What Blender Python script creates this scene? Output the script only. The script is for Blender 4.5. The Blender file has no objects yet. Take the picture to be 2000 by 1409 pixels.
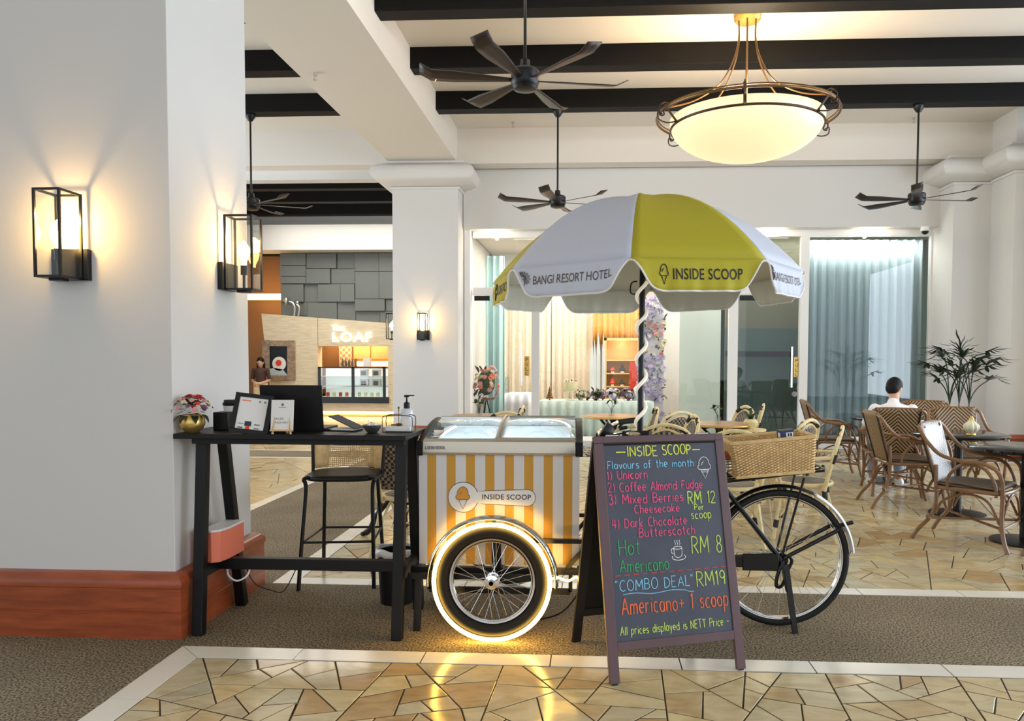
import bpy, bmesh, math, random
from math import sin, cos, pi, radians as R, sqrt, atan2
from mathutils import Vector as V, Matrix as M, Euler

# ------------------------------------------------------------------ camera
sc = bpy.context.scene
COL = sc.collection
YAW, PITCH, ROLL, FPX, CX, CY, EYE = .0541, .0411, .0035, 1500., 1072.3, 761.4, 1.42
_f = V((-sin(YAW)*cos(PITCH), cos(YAW)*cos(PITCH), -sin(PITCH)))
_r = V((cos(YAW), sin(YAW), 0)); _u = _r.cross(_f)
_R = _r*cos(ROLL)+_u*sin(ROLL); _U = -_r*sin(ROLL)+_u*cos(ROLL)
cd = bpy.data.cameras.new('camera'); cam = bpy.data.objects.new('camera', cd); COL.objects.link(cam)
m = M.Identity(4)
for i in range(3):
    m[i][0] = _R[i]; m[i][1] = _U[i]; m[i][2] = -_f[i]
m[2][3] = EYE
cam.matrix_world = m
cd.sensor_width = 36; cd.sensor_fit = 'HORIZONTAL'; cd.lens = FPX/2000*36
cd.shift_x = (1000-CX)/2000; cd.shift_y = (CY-704.5)/2000
cd.clip_start = .05; cd.clip_end = 200
sc.camera = cam

def ray(px, py):
    return _f + _R*((px-CX)/FPX) - _U*((py-CY)/FPX)
def at(px, py, Y):
    "point of the real plane at depth Y seen at that spot of the photograph"
    d = ray(px, py); return V((0, 0, EYE)) + d*(Y/d.y)
def atz(px, py, z=0):
    d = ray(px, py); return V((0, 0, EYE)) + d*((z-EYE)/d.z)

# ------------------------------------------------------------------ light
w = bpy.data.worlds.new('world'); sc.world = w; w.use_nodes = True
bg = w.node_tree.nodes['Background']; bg.inputs[0].default_value = (.86, .93, 1, 1); bg.inputs[1].default_value = .62
sc.view_settings.view_transform = 'Standard'; sc.view_settings.look = 'None'
sc.view_settings.gamma = 1; sc.view_settings.use_curve_mapping = False
sc.view_settings.exposure = 0.52
def area(name, loc, rot, sx, sy, power, col):
    l = bpy.data.lights.new(name, 'AREA'); l.shape = 'RECTANGLE'; l.size = sx; l.size_y = sy; l.energy = power; l.color = col
    o = bpy.data.objects.new(name, l); COL.objects.link(o); o.location = loc; o.rotation_euler = rot; return o
def point(name, loc, power, col, r=.03):
    l = bpy.data.lights.new(name, 'POINT'); l.energy = power; l.color = col; l.shadow_soft_size = r
    o = bpy.data.objects.new(name, l); COL.objects.link(o); o.location = loc; return o
area('daylight_right', (9.8, 5, 2.3), (0, R(90), 0), 4.2, 14, 720, (.78, .88, 1))
area('daylight_left', (-9.5, 8, 2.3), (0, R(-90), 0), 4, 8, 330, (.80, .90, 1))
area('daylight_behind', (0, -4.5, 2.4), (R(90), 0, 0), 12, 4.2, 60, (.95, .96, 1))
area('lobby_light', (-5.5, 16.0, 4.7), (0, 0, 0), 4, 3, 130, (1, .95, .86))
area('display_room_light', (1.0, 14.6, 3.55), (0, 0, 0), 5, 1.6, 150, (1, .93, .82))
area('cove_and_fill_light', (1.5, 5.9, 4.7), (R(62), 0, 0), 7, .5, 50, (1, .95, .88))  # added fill lamp in mid-hall, facing away from the camera
area('front_room_fill', (1.6, 13.2, 3.5), (R(12), 0, 0), 6.5, .25, 60, (1, .95, .88))  # added fill behind the glass front, brightens the frosted screen
area('curtain_light', (4.5, 13.0, 3.4), (R(8), 0, 0), 1.8, .05, 11, (1, .96, .9))  # added fill lamp that brightens the grey curtain

# ------------------------------------------------------------------ materials
MT = {}
def lin(c):
    return tuple((x/255/12.92 if x/255 <= .04045 else ((x/255+.055)/1.055)**2.4) for x in c)
def mat(name, rgb, rough=.5, metal=0, emis=0, var=0, vs=8, bump=0, bs=60, spec=None, coat=0, trans=0, ecol=None, stretch=None):
    m = bpy.data.materials.new(name); m.use_nodes = True; nt = m.node_tree; b = nt.nodes['Principled BSDF']
    c = (*lin(rgb), 1)
    b.inputs['Base Color'].default_value = c; b.inputs['Roughness'].default_value = rough; b.inputs['Metallic'].default_value = metal
    if spec is not None: b.inputs['Specular IOR Level'].default_value = spec
    if coat: b.inputs['Coat Weight'].default_value = coat; b.inputs['Coat Roughness'].default_value = .06
    if trans: b.inputs['Transmission Weight'].default_value = trans
    if emis:
        b.inputs['Emission Color'].default_value = (*lin(ecol or rgb), 1); b.inputs['Emission Strength'].default_value = emis
    if var or bump:
        tc = nt.nodes.new('ShaderNodeTexCoord'); co = tc.outputs['Object']
        if stretch:
            mp = nt.nodes.new('ShaderNodeMapping'); mp.inputs['Scale'].default_value = stretch; nt.links.new(co, mp.inputs[0]); co = mp.outputs[0]
    if var:
        n = nt.nodes.new('ShaderNodeTexNoise'); n.inputs['Scale'].default_value = vs; n.inputs['Detail'].default_value = 5
        nt.links.new(co, n.inputs['Vector'])
        rp = nt.nodes.new('ShaderNodeValToRGB'); rp.color_ramp.elements[0].position = .3; rp.color_ramp.elements[1].position = .7
        rp.color_ramp.elements[0].color = (*[x*(1-var) for x in c[:3]], 1); rp.color_ramp.elements[1].color = (*[min(1, x*(1+var)) for x in c[:3]], 1)
        nt.links.new(n.outputs[0], rp.inputs[0]); nt.links.new(rp.outputs[0], b.inputs['Base Color'])
    if bump:
        n = nt.nodes.new('ShaderNodeTexNoise'); n.inputs['Scale'].default_value = bs; n.inputs['Detail'].default_value = 3
        nt.links.new(co, n.inputs['Vector'])
        bp = nt.nodes.new('ShaderNodeBump'); bp.inputs['Strength'].default_value = bump; bp.inputs['Distance'].default_value = .01
        nt.links.new(n.outputs[0], bp.inputs['Height']); nt.links.new(bp.outputs[0], b.inputs['Normal'])
    MT[name] = m; return m
def glass(name, tint=(245, 250, 250), refl=1.0, rough=.01):
    m = bpy.data.materials.new(name); m.use_nodes = True; nt = m.node_tree
    for n in list(nt.nodes):
        if n.type != 'OUTPUT_MATERIAL': nt.nodes.remove(n)
    out = [n for n in nt.nodes if n.type == 'OUTPUT_MATERIAL'][0]
    t = nt.nodes.new('ShaderNodeBsdfTransparent'); t.inputs[0].default_value = (*lin(tint), 1)
    g = nt.nodes.new('ShaderNodeBsdfGlossy'); g.inputs['Roughness'].default_value = rough
    lw = nt.nodes.new('ShaderNodeLayerWeight'); lw.inputs[0].default_value = .5
    f = nt.nodes.new('ShaderNodeMath'); f.operation = 'POWER'; f.inputs[1].default_value = 4.0; nt.links.new(lw.outputs['Facing'], f.inputs[0])
    mu = nt.nodes.new('ShaderNodeMath'); mu.operation = 'MULTIPLY_ADD'; mu.inputs[1].default_value = .6*refl; mu.inputs[2].default_value = .035*refl
    mx = nt.nodes.new('ShaderNodeMixShader')
    nt.links.new(f.outputs[0], mu.inputs[0]); nt.links.new(mu.outputs[0], mx.inputs[0])
    nt.links.new(t.outputs[0], mx.inputs[1]); nt.links.new(g.outputs[0], mx.inputs[2]); nt.links.new(mx.outputs[0], out.inputs[0])
    MT[name] = m; return m
def ramp_mat(name, build, rough=.5, metal=0, coat=0):
    "material whose base colour comes from build(node_tree) -> colour socket"
    m = bpy.data.materials.new(name); m.use_nodes = True; nt = m.node_tree; b = nt.nodes['Principled BSDF']
    b.inputs['Roughness'].default_value = rough; b.inputs['Metallic'].default_value = metal
    if coat: b.inputs['Coat Weight'].default_value = coat; b.inputs['Coat Roughness'].default_value = .05
    nt.links.new(build(nt, b), b.inputs['Base Color']); MT[name] = m; return m
def N(nt, t, **k):
    n = nt.nodes.new(t)
    for a, v in k.items(): setattr(n, a, v)
    return n
def math_(nt, op, a, b=None):
    n = nt.nodes.new('ShaderNodeMath'); n.operation = op
    for i, x in enumerate((a, b)):
        if x is None: continue
        if isinstance(x, (int, float)): n.inputs[i].default_value = x
        else: nt.links.new(x, n.inputs[i])
    return n.outputs[0]
def mixc(nt, fac, a, b):
    n = nt.nodes.new('ShaderNodeMix'); n.data_type = 'RGBA'
    if isinstance(fac, (int, float)): n.inputs[0].default_value = fac
    else: nt.links.new(fac, n.inputs[0])
    for i, x in ((6, a), (7, b)):
        if isinstance(x, tuple): n.inputs[i].default_value = (*lin(x), 1)
        else: nt.links.new(x, n.inputs[i])
    return n.outputs[2]
def objxyz(nt):
    tc = nt.nodes.new('ShaderNodeTexCoord'); s = nt.nodes.new('ShaderNodeSeparateXYZ'); nt.links.new(tc.outputs['Object'], s.inputs[0]); return s.outputs, tc.outputs['Object']

mat('wall_paint', (217, 215, 211), .75, bump=.05, bs=30)
mat('ceiling_paint', (222, 216, 207), .8, bump=.05, bs=30)
mat('dark_wood', (7, 5, 4), .6, spec=.2, var=.3, vs=6, stretch=(1, 8, 8))
mat('mahogany', (158, 76, 40), .38, var=.25, vs=5, stretch=(1, 1, 7), bump=.03, coat=.3)
mat('black_metal', (10, 10, 11), .36, metal=0, spec=.4)
mat('black_paint', (7, 7, 8), .45, spec=.35)
mat('chrome', (225, 225, 225), .12, metal=1)
mat('steel', (200, 200, 198), .38, metal=1)
mat('brass', (226, 190, 110), .38, metal=.85)
mat('bronze', (112, 84, 52), .35, metal=.8)
mat('bronze_dark', (62, 46, 34), .4, metal=.7)
mat('rubber', (14, 13, 12), .7)
mat('white_plastic', (238, 238, 238), .4)
mat('white_paint', (238, 236, 232), .5)
mat('grout', (62, 50, 34), .9)
mat('marble_strip', (242, 236, 222), .2, var=.05, vs=4)
mat('fabric_yellow', (184, 172, 40), .7, bump=.08, bs=25)
mat('fabric_white', (205, 210, 224), .7, bump=.08, bs=25)
mat('fabric_lining', (214, 212, 196), .8)
mat('print_black', (22, 22, 24), .6)
mat('print_brown', (96, 84, 74), .6)
mat('print_grey', (120, 118, 118), .6)
mat('led', (255, 222, 120), .5, emis=20, ecol=(255, 200, 88))
mat('alabaster', (220, 200, 160), .4, emis=.55, ecol=(255, 226, 176))
mat('bulb', (255, 200, 110), .3, emis=38, ecol=(255, 202, 112))
mat('downlight', (255, 240, 210), .3, emis=14)
mat('rattan_cream', (226, 206, 154), .45, var=.12, vs=30)
mat('rattan_brown', (130, 94, 62), .34, var=.2, vs=12, coat=.2)
mat('binding_black', (22, 20, 19), .5)
mat('table_wood', (170, 120, 66), .35, var=.3, vs=5, stretch=(1, 8, 1))
mat('wicker', (228, 194, 136), .6, var=.15, vs=25)
mat('wicker_dark', (120, 84, 44), .8)
mat('coral', (238, 128, 98), .55)
mat('paper', (232, 230, 226), .6)
mat('leaf', (40, 78, 34), .5, var=.3, vs=12)
mat('leaf_dark', (22, 42, 20), .5, var=.3, vs=12)
mat('petal_red', (222, 66, 40), .55, var=.2, vs=30)
mat('petal_pink', (222, 160, 156), .6, var=.15, vs=30)
mat('petal_cream', (236, 226, 176), .6, var=.1, vs=30)
mat('petal_lilac', (206, 190, 222), .6, var=.2, vs=12)
mat('petal_mauve', (128, 92, 112), .6, var=.3, vs=12)
mat('petal_white', (240, 236, 240), .6)
mat('skin', (206, 156, 126), .55)
mat('hair', (8, 7, 7), .6, spec=.25)
mat('shirt', (240, 240, 242), .8, bump=.1, bs=12)
mat('denim', (150, 168, 190), .85)
mat('purple_wood', (94, 70, 74), .4, var=.12, vs=5)
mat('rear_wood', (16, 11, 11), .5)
mat('curtain_grey', (186, 202, 208), .8)
mat('curtain_cream', (236, 222, 200), .8, var=.06, vs=20)
mat('curtain_cyan', (190, 222, 222), .8)
mat('skirt_green', (206, 220, 210), .8)
mat('skirt_white', (232, 230, 236), .8)
mat('wood_gold', (226, 168, 92), .4, var=.12, vs=4, stretch=(6, 6, 1))
mat('shelf_gold', (230, 196, 130), .4)
mat('frosted', (214, 224, 212), .4)
mat('green_drape', (10, 34, 34), .6)
mat('olive_reflection', (112, 108, 84), .5)  # upper tone of the reflection in the right glass door
mat('teal_wall_reflection', (74, 96, 90), .4)  # lower tone of the door reflection, also the plain right wall
mat('travertine', (214, 198, 168), .45, var=.12, vs=4, stretch=(1, 1, 7))
mat('grey_panel', (106, 110, 106), .5, var=.05, vs=3)
mat('tan_wall', (160, 112, 66), .5)
mat('sign_white', (255, 252, 244), .4, emis=1.1, ecol=(255, 250, 240))
mat('warm_strip', (255, 214, 140), .4, emis=5, ecol=(255, 206, 128))
mat('picture_frame', (150, 126, 104), .6, var=.35, vs=14)
mat('case_inside_glow', (226, 232, 226), .5, emis=.3, ecol=(240, 246, 240))  # emission brightens the case interior in place of a lamp
mat('gravel', (170, 158, 140), .9, var=.5, vs=9)
mat('sand_wood', (206, 172, 124), .5)
for i, (n, c) in enumerate(dict(chalk_yellow=(232, 240, 96), chalk_blue=(140, 208, 240), chalk_pink=(240, 96, 140), chalk_lime=(206, 232, 110), chalk_green=(66, 176, 104), chalk_white=(240, 240, 240), chalk_red=(214, 78, 70), chalk_orange=(240, 116, 72)).items()):
    mat(n, c, .9, var=.18, vs=90)
mat('board', (66, 70, 84), .42, var=.12, vs=7)
glass('pane', (250, 251, 250), 1.0)
glass('pane_tint', (236, 240, 240), 1.5)
glass('lid_glass', (236, 246, 250), 1.3)
glass('clear', (240, 244, 244), .9)

def carpet(nt, b):
    o, co = objxyz(nt)
    n = N(nt, 'ShaderNodeTexNoise'); n.inputs['Scale'].default_value = 105; n.inputs['Detail'].default_value = 4; nt.links.new(co, n.inputs['Vector'])
    n2 = N(nt, 'ShaderNodeTexNoise'); n2.inputs['Scale'].default_value = 1.3; n2.inputs['Detail'].default_value = 4; nt.links.new(co, n2.inputs['Vector'])
    r = N(nt, 'ShaderNodeValToRGB'); e = r.color_ramp.elements
    e[0].position = .38; e[0].color = (*lin((54, 44, 30)), 1); e[1].position = .62; e[1].color = (*lin((178, 160, 126)), 1)
    nt.links.new(n.outputs[0], r.inputs[0])
    bp = N(nt, 'ShaderNodeBump'); bp.inputs['Strength'].default_value = .5; bp.inputs['Distance'].default_value = .006
    nt.links.new(n.outputs[0], bp.inputs['Height']); nt.links.new(bp.outputs[0], b.inputs['Normal'])
    r2 = N(nt, 'ShaderNodeValToRGB'); e = r2.color_ramp.elements
    e[0].position = .35; e[0].color = (.72, .7, .68, 1); e[1].position = .65; e[1].color = (1, 1, 1, 1); nt.links.new(n2.outputs[0], r2.inputs[0])
    mx = N(nt, 'ShaderNodeMix'); mx.data_type = 'RGBA'; mx.blend_type = 'MULTIPLY'; mx.inputs[0].default_value = 1
    nt.links.new(r.outputs[0], mx.inputs[6]); nt.links.new(r2.outputs[0], mx.inputs[7]); return mx.outputs[2]
ramp_mat('carpet', carpet, .85)
def stone(nt, b):
    o, co = objxyz(nt)
    at_ = N(nt, 'ShaderNodeAttribute'); at_.attribute_name = 'tint'
    r = N(nt, 'ShaderNodeValToRGB'); cr = r.color_ramp; cr.interpolation = 'LINEAR'
    cols = [(0, (194, 162, 112)), (.2, (214, 190, 144)), (.45, (222, 204, 160)), (.7, (208, 196, 162)), (.88, (228, 208, 156)), (1, (196, 188, 160))]
    cr.elements[0].position = 0; cr.elements[0].color = (*lin(cols[0][1]), 1); cr.elements[1].position = 1; cr.elements[1].color = (*lin(cols[-1][1]), 1)
    for p, c in cols[1:-1]:
        e = cr.elements.new(p); e.color = (*lin(c), 1)
    nt.links.new(at_.outputs['Fac'], r.inputs[0])
    geo = N(nt, 'ShaderNodeNewGeometry')
    mp = N(nt, 'ShaderNodeMapping'); mp.inputs['Scale'].default_value = (1, 2.2, 1); mp.inputs['Rotation'].default_value = (0, 0, .6); nt.links.new(geo.outputs['Position'], mp.inputs[0])
    n = N(nt, 'ShaderNodeTexNoise'); n.inputs['Scale'].default_value = 5; n.inputs['Detail'].default_value = 6; n.inputs['Distortion'].default_value = 1.2; nt.links.new(mp.outputs[0], n.inputs['Vector'])
    r2 = N(nt, 'ShaderNodeValToRGB'); e = r2.color_ramp.elements
    e[0].position = .3; e[0].color = (.66, .58, .48, 1); e[1].position = .6; e[1].color = (1, 1, 1, 1); nt.links.new(n.outputs[0], r2.inputs[0])
    mx = N(nt, 'ShaderNodeMix'); mx.data_type = 'RGBA'; mx.blend_type = 'MULTIPLY'; mx.inputs[0].default_value = .7
    nt.links.new(r.outputs[0], mx.inputs[6]); nt.links.new(r2.outputs[0], mx.inputs[7])
    n3 = N(nt, 'ShaderNodeTexNoise'); n3.inputs['Scale'].default_value = 9; nt.links.new(geo.outputs['Position'], n3.inputs['Vector'])
    bp = N(nt, 'ShaderNodeBump'); bp.inputs['Strength'].default_value = .16; bp.inputs['Distance'].default_value = .004
    nt.links.new(n3.outputs[0], bp.inputs['Height']); nt.links.new(bp.outputs[0], b.inputs['Normal'])
    return mx.outputs[2]
ramp_mat('stone', stone, .16)
def stripes(nt, b):
    o, co = objxyz(nt)
    f = math_(nt, 'FRACT', math_(nt, 'DIVIDE', math_(nt, 'SUBTRACT', o[0], .043), .1018))
    s = math_(nt, 'LESS_THAN', f, .47)
    front = math_(nt, 'LESS_THAN', o[1], .01)
    return mixc(nt, math_(nt, 'MULTIPLY', s, front), (226, 224, 224), (212, 156, 48))
ramp_mat('stripe_wrap', stripes, .4)
def chevron(c1, c2, k=26):
    def f(nt, b):
        o, co = objxyz(nt)
        s = math_(nt, 'ADD', math_(nt, 'ABSOLUTE', o[0]), o[2])
        fr = math_(nt, 'FRACT', math_(nt, 'MULTIPLY', s, k))
        return mixc(nt, math_(nt, 'LESS_THAN', fr, .5), c1, c2)
    return f
ramp_mat('weave_chevron', chevron((168, 136, 92), (44, 32, 26)), .5)
ramp_mat('weave_seat', chevron((120, 98, 72), (40, 32, 28), 40), .5)
def checker(c1, c2, k):
    def f(nt, b):
        o, co = objxyz(nt); n = N(nt, 'ShaderNodeTexChecker'); n.inputs['Scale'].default_value = k
        n.inputs[1].default_value = (*lin(c1), 1); n.inputs[2].default_value = (*lin(c2), 1); nt.links.new(co, n.inputs[0]); return n.outputs[0]
    return f
ramp_mat('weave_dark', checker((150, 136, 116), (30, 28, 30), 46), .5)
ramp_mat('weave_painted_sheen', checker((236, 236, 240), (150, 144, 142), 60), .35)
ramp_mat('mosaic', checker((226, 190, 140), (180, 130, 90), 14), .4)

# ------------------------------------------------------------------ mesh helpers
class MB:
    def __init__(s): s.v = []; s.f = []
    def add(s, vs, fs):
        k = len(s.v); s.v += [V(p) for p in vs]; s.f += [tuple(i+k for i in f) for f in fs]; return s
    def box(s, c, d, rot=None):
        x, y, z = d[0]/2, d[1]/2, d[2]/2
        P = [V((a*x, b*y, e*z)) for a in (-1, 1) for b in (-1, 1) for e in (-1, 1)]
        if rot is not None:
            r = rot if isinstance(rot, M) else Euler(rot).to_matrix()
            P = [r @ p for p in P]
        return s.add([p+V(c) for p in P], [(0, 1, 3, 2), (4, 6, 7, 5), (0, 4, 5, 1), (2, 3, 7, 6), (0, 2, 6, 4), (1, 5, 7, 3)])
    def bb(s, a, b):
        a, b = V(a), V(b); return s.box((a+b)/2, [abs(x) for x in (b-a)])
    def beam(s, p, q, w, h, up=(0, 0, 1)):
        p, q = V(p), V(q); d = (q-p).normalized(); x = d.cross(V(up))
        if x.length < 1e-4: x = d.cross(V((0, 1, 0)))
        x.normalize(); y = x.cross(d); P = []
        for e in (p, q):
            P += [e+x*w/2+y*h/2, e-x*w/2+y*h/2, e-x*w/2-y*h/2, e+x*w/2-y*h/2]
        return s.add(P, [(3, 2, 1, 0), (4, 5, 6, 7), (0, 1, 5, 4), (1, 2, 6, 5), (2, 3, 7, 6), (3, 0, 4, 7)])
    def tube(s, pts, r, seg=8, closed=False, caps=True):
        pts = [V(p) for p in pts]; n = len(pts)
        rs = r if isinstance(r, (list, tuple)) else [r]*n
        T = []
        for i in range(n):
            a = pts[(i-1) % n] if (closed or i > 0) else pts[i]
            b = pts[(i+1) % n] if (closed or i < n-1) else pts[i]
            t = (b-a); T.append(t.normalized() if t.length > 1e-9 else V((0, 0, 1)))
        x = T[0].orthogonal().normalized(); P = []
        for i in range(n):
            x = (x - T[i]*x.dot(T[i]));
            x = x.normalized() if x.length > 1e-6 else T[i].orthogonal().normalized()
            y = T[i].cross(x)
            P += [pts[i]+(x*cos(2*pi*k/seg)+y*sin(2*pi*k/seg))*rs[i] for k in range(seg)]
        F = []
        for i in range(n if closed else n-1):
            j = (i+1) % n
            off = 0
            if closed and j == 0:
                best = 1e9
                for o in range(seg):
                    dd = (P[i*seg]-P[o]).length
                    if dd < best: best = dd; off = o
            for k in range(seg):
                F.append((i*seg+k, i*seg+(k+1) % seg, j*seg+(k+1+off) % seg, j*seg+(k+off) % seg))
        if not closed and caps: F += [tuple(range(seg-1, -1, -1)), tuple((n-1)*seg+k for k in range(seg))]
        return s.add(P, F)
    def cyl(s, p, q, r, r2=None, seg=16):
        return s.tube([p, q], [r, r if r2 is None else r2], seg)
    def lathe(s, prof, c=(0, 0, 0), seg=24, rot=None, close=False):
        P = []; c = V(c)
        for r, z in prof:
            for k in range(seg):
                p = V((r*cos(2*pi*k/seg), r*sin(2*pi*k/seg), z))
                if rot is not None: p = rot @ p
                P.append(p+c)
        F = []
        for i in range(len(prof)-1):
            for k in range(seg): F.append((i*seg+k, i*seg+(k+1) % seg, (i+1)*seg+(k+1) % seg, (i+1)*seg+k))
        if prof[0][0] > 1e-5 and close: F.append(tuple(range(seg-1, -1, -1)))
        if prof[-1][0] > 1e-5 and close: F.append(tuple((len(prof)-1)*seg+k for k in range(seg)))
        return s.add(P, F)
    def ball(s, c, r, seg=12, rings=8, rot=None):
        rr = r if isinstance(r, (tuple, list)) else (r, r, r); c = V(c); P = []; F = []
        for i in range(rings+1):
            t = pi*i/rings
            for k in range(seg):
                p = V((rr[0]*sin(t)*cos(2*pi*k/seg), rr[1]*sin(t)*sin(2*pi*k/seg), rr[2]*cos(t)))
                if rot is not None: p = rot @ p
                P.append(p+c)
        for i in range(rings):
            for k in range(seg): F.append((i*seg+k, (i+1)*seg+k, (i+1)*seg+(k+1) % seg, i*seg+(k+1) % seg))
        return s.add(P, F)
    def prism(s, poly, z0, z1, fr=None):
        "poly in a plane; fr maps (x, y, z) to the world"
        n = len(poly); fr = fr or (lambda x, y, z: V((x, y, z)))
        P = [fr(x, y, z0) for x, y in poly]+[fr(x, y, z1) for x, y in poly]
        return s.add(P, [tuple(range(n-1, -1, -1)), tuple(range(n, 2*n))]+[(i, (i+1) % n, n+(i+1) % n, n+i) for i in range(n)])
    def grid(s, fn, nu, nv, th=0):
        P = [fn(i/nu, j/nv) for j in range(nv+1) for i in range(nu+1)]
        F = [(j*(nu+1)+i, j*(nu+1)+i+1, (j+1)*(nu+1)+i+1, (j+1)*(nu+1)+i) for j in range(nv) for i in range(nu)]
        return s.add(P, F)
    def xf(s, mx):
        s.v = [mx @ p for p in s.v]; return s
    def build(s, name, m, parent=None, smooth=True, bevel=0, solid=0, loc=None, lining=None, outward=None):
        me = bpy.data.meshes.new(name); me.from_pydata([tuple(p) for p in s.v], [], s.f); me.update()
        bm = bmesh.new(); bm.from_mesh(me)
        bmesh.ops.remove_doubles(bm, verts=bm.verts, dist=1e-6)
        bmesh.ops.recalc_face_normals(bm, faces=bm.faces)
        if outward is not None:
            oc = V(outward)
            if sum(f.normal.dot(f.calc_center_median()-oc) for f in bm.faces) < 0: bmesh.ops.reverse_faces(bm, faces=bm.faces)
        bm.to_mesh(me); bm.free()
        me.materials.append(MT[m] if isinstance(m, str) else m)
        if smooth: me.shade_smooth(); me.set_sharp_from_angle(angle=R(38))
        o = bpy.data.objects.new(name, me); COL.objects.link(o)
        if parent: o.parent = parent
        if loc: o.location = loc
        if solid:
            q = o.modifiers.new('solid', 'SOLIDIFY'); q.thickness = solid; q.offset = 0
            if lining: me.materials.append(MT[lining]); q.material_offset = 1; q.material_offset_rim = 0
        if bevel:
            q = o.modifiers.new('bevel', 'BEVEL'); q.width = bevel; q.segments = 2; q.limit_method = 'ANGLE'; q.harden_normals = False
        return o
def tag(o, label=None, cat=None, group=None, kind=None):
    if label: o['label'] = label
    if cat: o['category'] = cat
    if group: o['group'] = group
    if kind: o['kind'] = kind
    return o
def thing(name, loc, label, cat, rz=0, group=None, rot=None):
    o = bpy.data.objects.new(name, None); COL.objects.link(o); o.location = loc; o.rotation_euler = rot or (0, 0, rz)
    o.empty_display_size = .1; return tag(o, label, cat, group)
def struct(mb, name, m, **k):
    return tag(mb.build(name, m, **k), kind='structure')
def kids(o): return [c for c in bpy.data.objects if c.parent == o]
def copy_tree(o, parent=None):
    c = o.copy(); COL.objects.link(c); c.parent = parent
    for ch in kids(o): copy_tree(ch, c)
    return c
def put(proto, used, loc, rz, label, cat=None, group=None, scale=1):
    o = proto if not used else copy_tree(proto)
    o.location = loc; o.rotation_euler = (0, 0, rz); o.scale = (scale,)*3; tag(o, label, cat, group); return o
def spline(P, n=6, closed=False):
    P = [V(p) for p in P]; out = []; L = len(P)
    for i in range(L if closed else L-1):
        g = lambda k: P[k % L] if closed else P[max(0, min(L-1, k))]
        a, b, c, d = g(i-1), g(i), g(i+1), g(i+2)
        for j in range(n):
            t = j/n
            out.append(.5*((2*b)+(c-a)*t+(2*a-5*b+4*c-d)*t*t+(3*b-a-3*c+d)*t*t*t))
    if not closed: out.append(P[-1])
    return out
def ring(c, r, n=48, plane='xz'):
    c = V(c); ax = {'xz': (V((1, 0, 0)), V((0, 0, 1))), 'xy': (V((1, 0, 0)), V((0, 1, 0)))}[plane]
    return [c+ax[0]*r*cos(2*pi*k/n)+ax[1]*r*sin(2*pi*k/n) for k in range(n)]
def arc(c, r, a0, a1, n=24):
    c = V(c); return [c+V((r*cos(R(a0+(a1-a0)*k/n)), 0, r*sin(R(a0+(a1-a0)*k/n)))) for k in range(n+1)]
def text_tris(s, spacing=1.0, bold=0):
    cu = bpy.data.curves.new('t', 'FONT'); cu.body = s; cu.size = 1; cu.space_character = spacing; cu.resolution_u = 3; cu.offset = bold
    ob = bpy.data.objects.new('t', cu); COL.objects.link(ob)
    me = ob.to_mesh(); vs = [v.co.copy() for v in me.vertices]; fs = [tuple(p.vertices) for p in me.polygons]
    ob.to_mesh_clear(); bpy.data.objects.remove(ob); bpy.data.curves.remove(cu)
    x0 = min(v.x for v in vs); x1 = max(v.x for v in vs); y0 = min(v.y for v in vs); y1 = max(v.y for v in vs)
    return [V(((v.x-x0)/(x1-x0), (v.y-y0)/(y1-y0), 0)) for v in vs], fs, (x1-x0)/(y1-y0)
def text(mb, s, fn, **k):
    "fn(u, v) -> point, u, v in 0..1 over the word's box"
    vs, fs, asp = text_tris(s, **k)
    return mb.add([fn(v.x, v.y) for v in vs], fs)

# ================================================================== FLOOR
rnd = random.Random(7)
fl = struct(MB().bb((-14, -4, -.3), (12, 22, -.0028)), 'floor', 'grout', smooth=False)
def floor_part(a, b, name, m):
    return MB().bb((a[0], a[1], -.012), (b[0], b[1], 0)).build(name, m, fl, smooth=False)
X0, X1 = -1.99, -1.85     # strip edges left of the two stone fields
# brown aggregate walkways
for a, b in [((-14, -4), (X0, 3.62)), ((-3.13, 3.62), (X0, 10.56)), ((X0, 3.62), (12, 4.665)), ((-3.13, 11.42), (-2.0, 22)), ((-14, 3.62), (-3.13, 4.665)), ((-14, 10.66), (-3.13, 11.40))]:
    floor_part(a, b, 'aggregate_walkway', 'carpet')
def strip(a, b, horiz, step=.605, off=0, nm='marble_slab'):
    "a row of slabs with 4 mm joints"
    L = (b[0]-a[0]) if horiz else (b[1]-a[1]); t = -off
    while t < L:
        s0, s1 = max(0, t)+.003, min(L, t+step)-.003
        if s1 > s0+.02:
            if horiz: MB().bb((a[0]+s0, a[1]+.002, -.012), (a[0]+s1, b[1]-.002, .001)).build(nm, 'marble_strip', fl, smooth=False)
            else: MB().bb((a[0]+.002, a[1]+s0, -.012), (b[0]-.002, a[1]+s1, .001)).build(nm, 'marble_strip', fl, smooth=False)
        t += step
def corner_slab(pts):
    MB().prism(pts, -.012, .001).build('marble_slab', 'marble_strip', fl, smooth=False)
corner_slab([(X0, 3.615), (X1, 3.48), (-1.39, 3.48), (-1.39, 3.615)])
corner_slab([(X0, 3.61), (X0, 3.03), (X1, 3.03), (X1, 3.475)])
strip((-1.39, 3.48), (5.2, 3.615), True)
strip((X0, 1.2), (X1, 3.03), False, off=.605-.02)
corner_slab([(X0, 4.67), (X1, 4.80), (-1.38, 4.80), (-1.38, 4.67)])
corner_slab([(X0, 4.675), (X1, 4.805), (X1, 5.35), (X0, 5.35)])
strip((-1.38, 4.67), (7.5, 4.80), True)
strip((X0, 5.35), (X1, 10.9), False)
strip((-3.25, 4.67), (-3.13, 10.56), False)
strip((-9, 10.56), (-3.25, 10.66), True); strip((-9, 11.40), (-3.25, 11.5), True)
strip((X1, 10.85), (9, 10.97), True)
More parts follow.
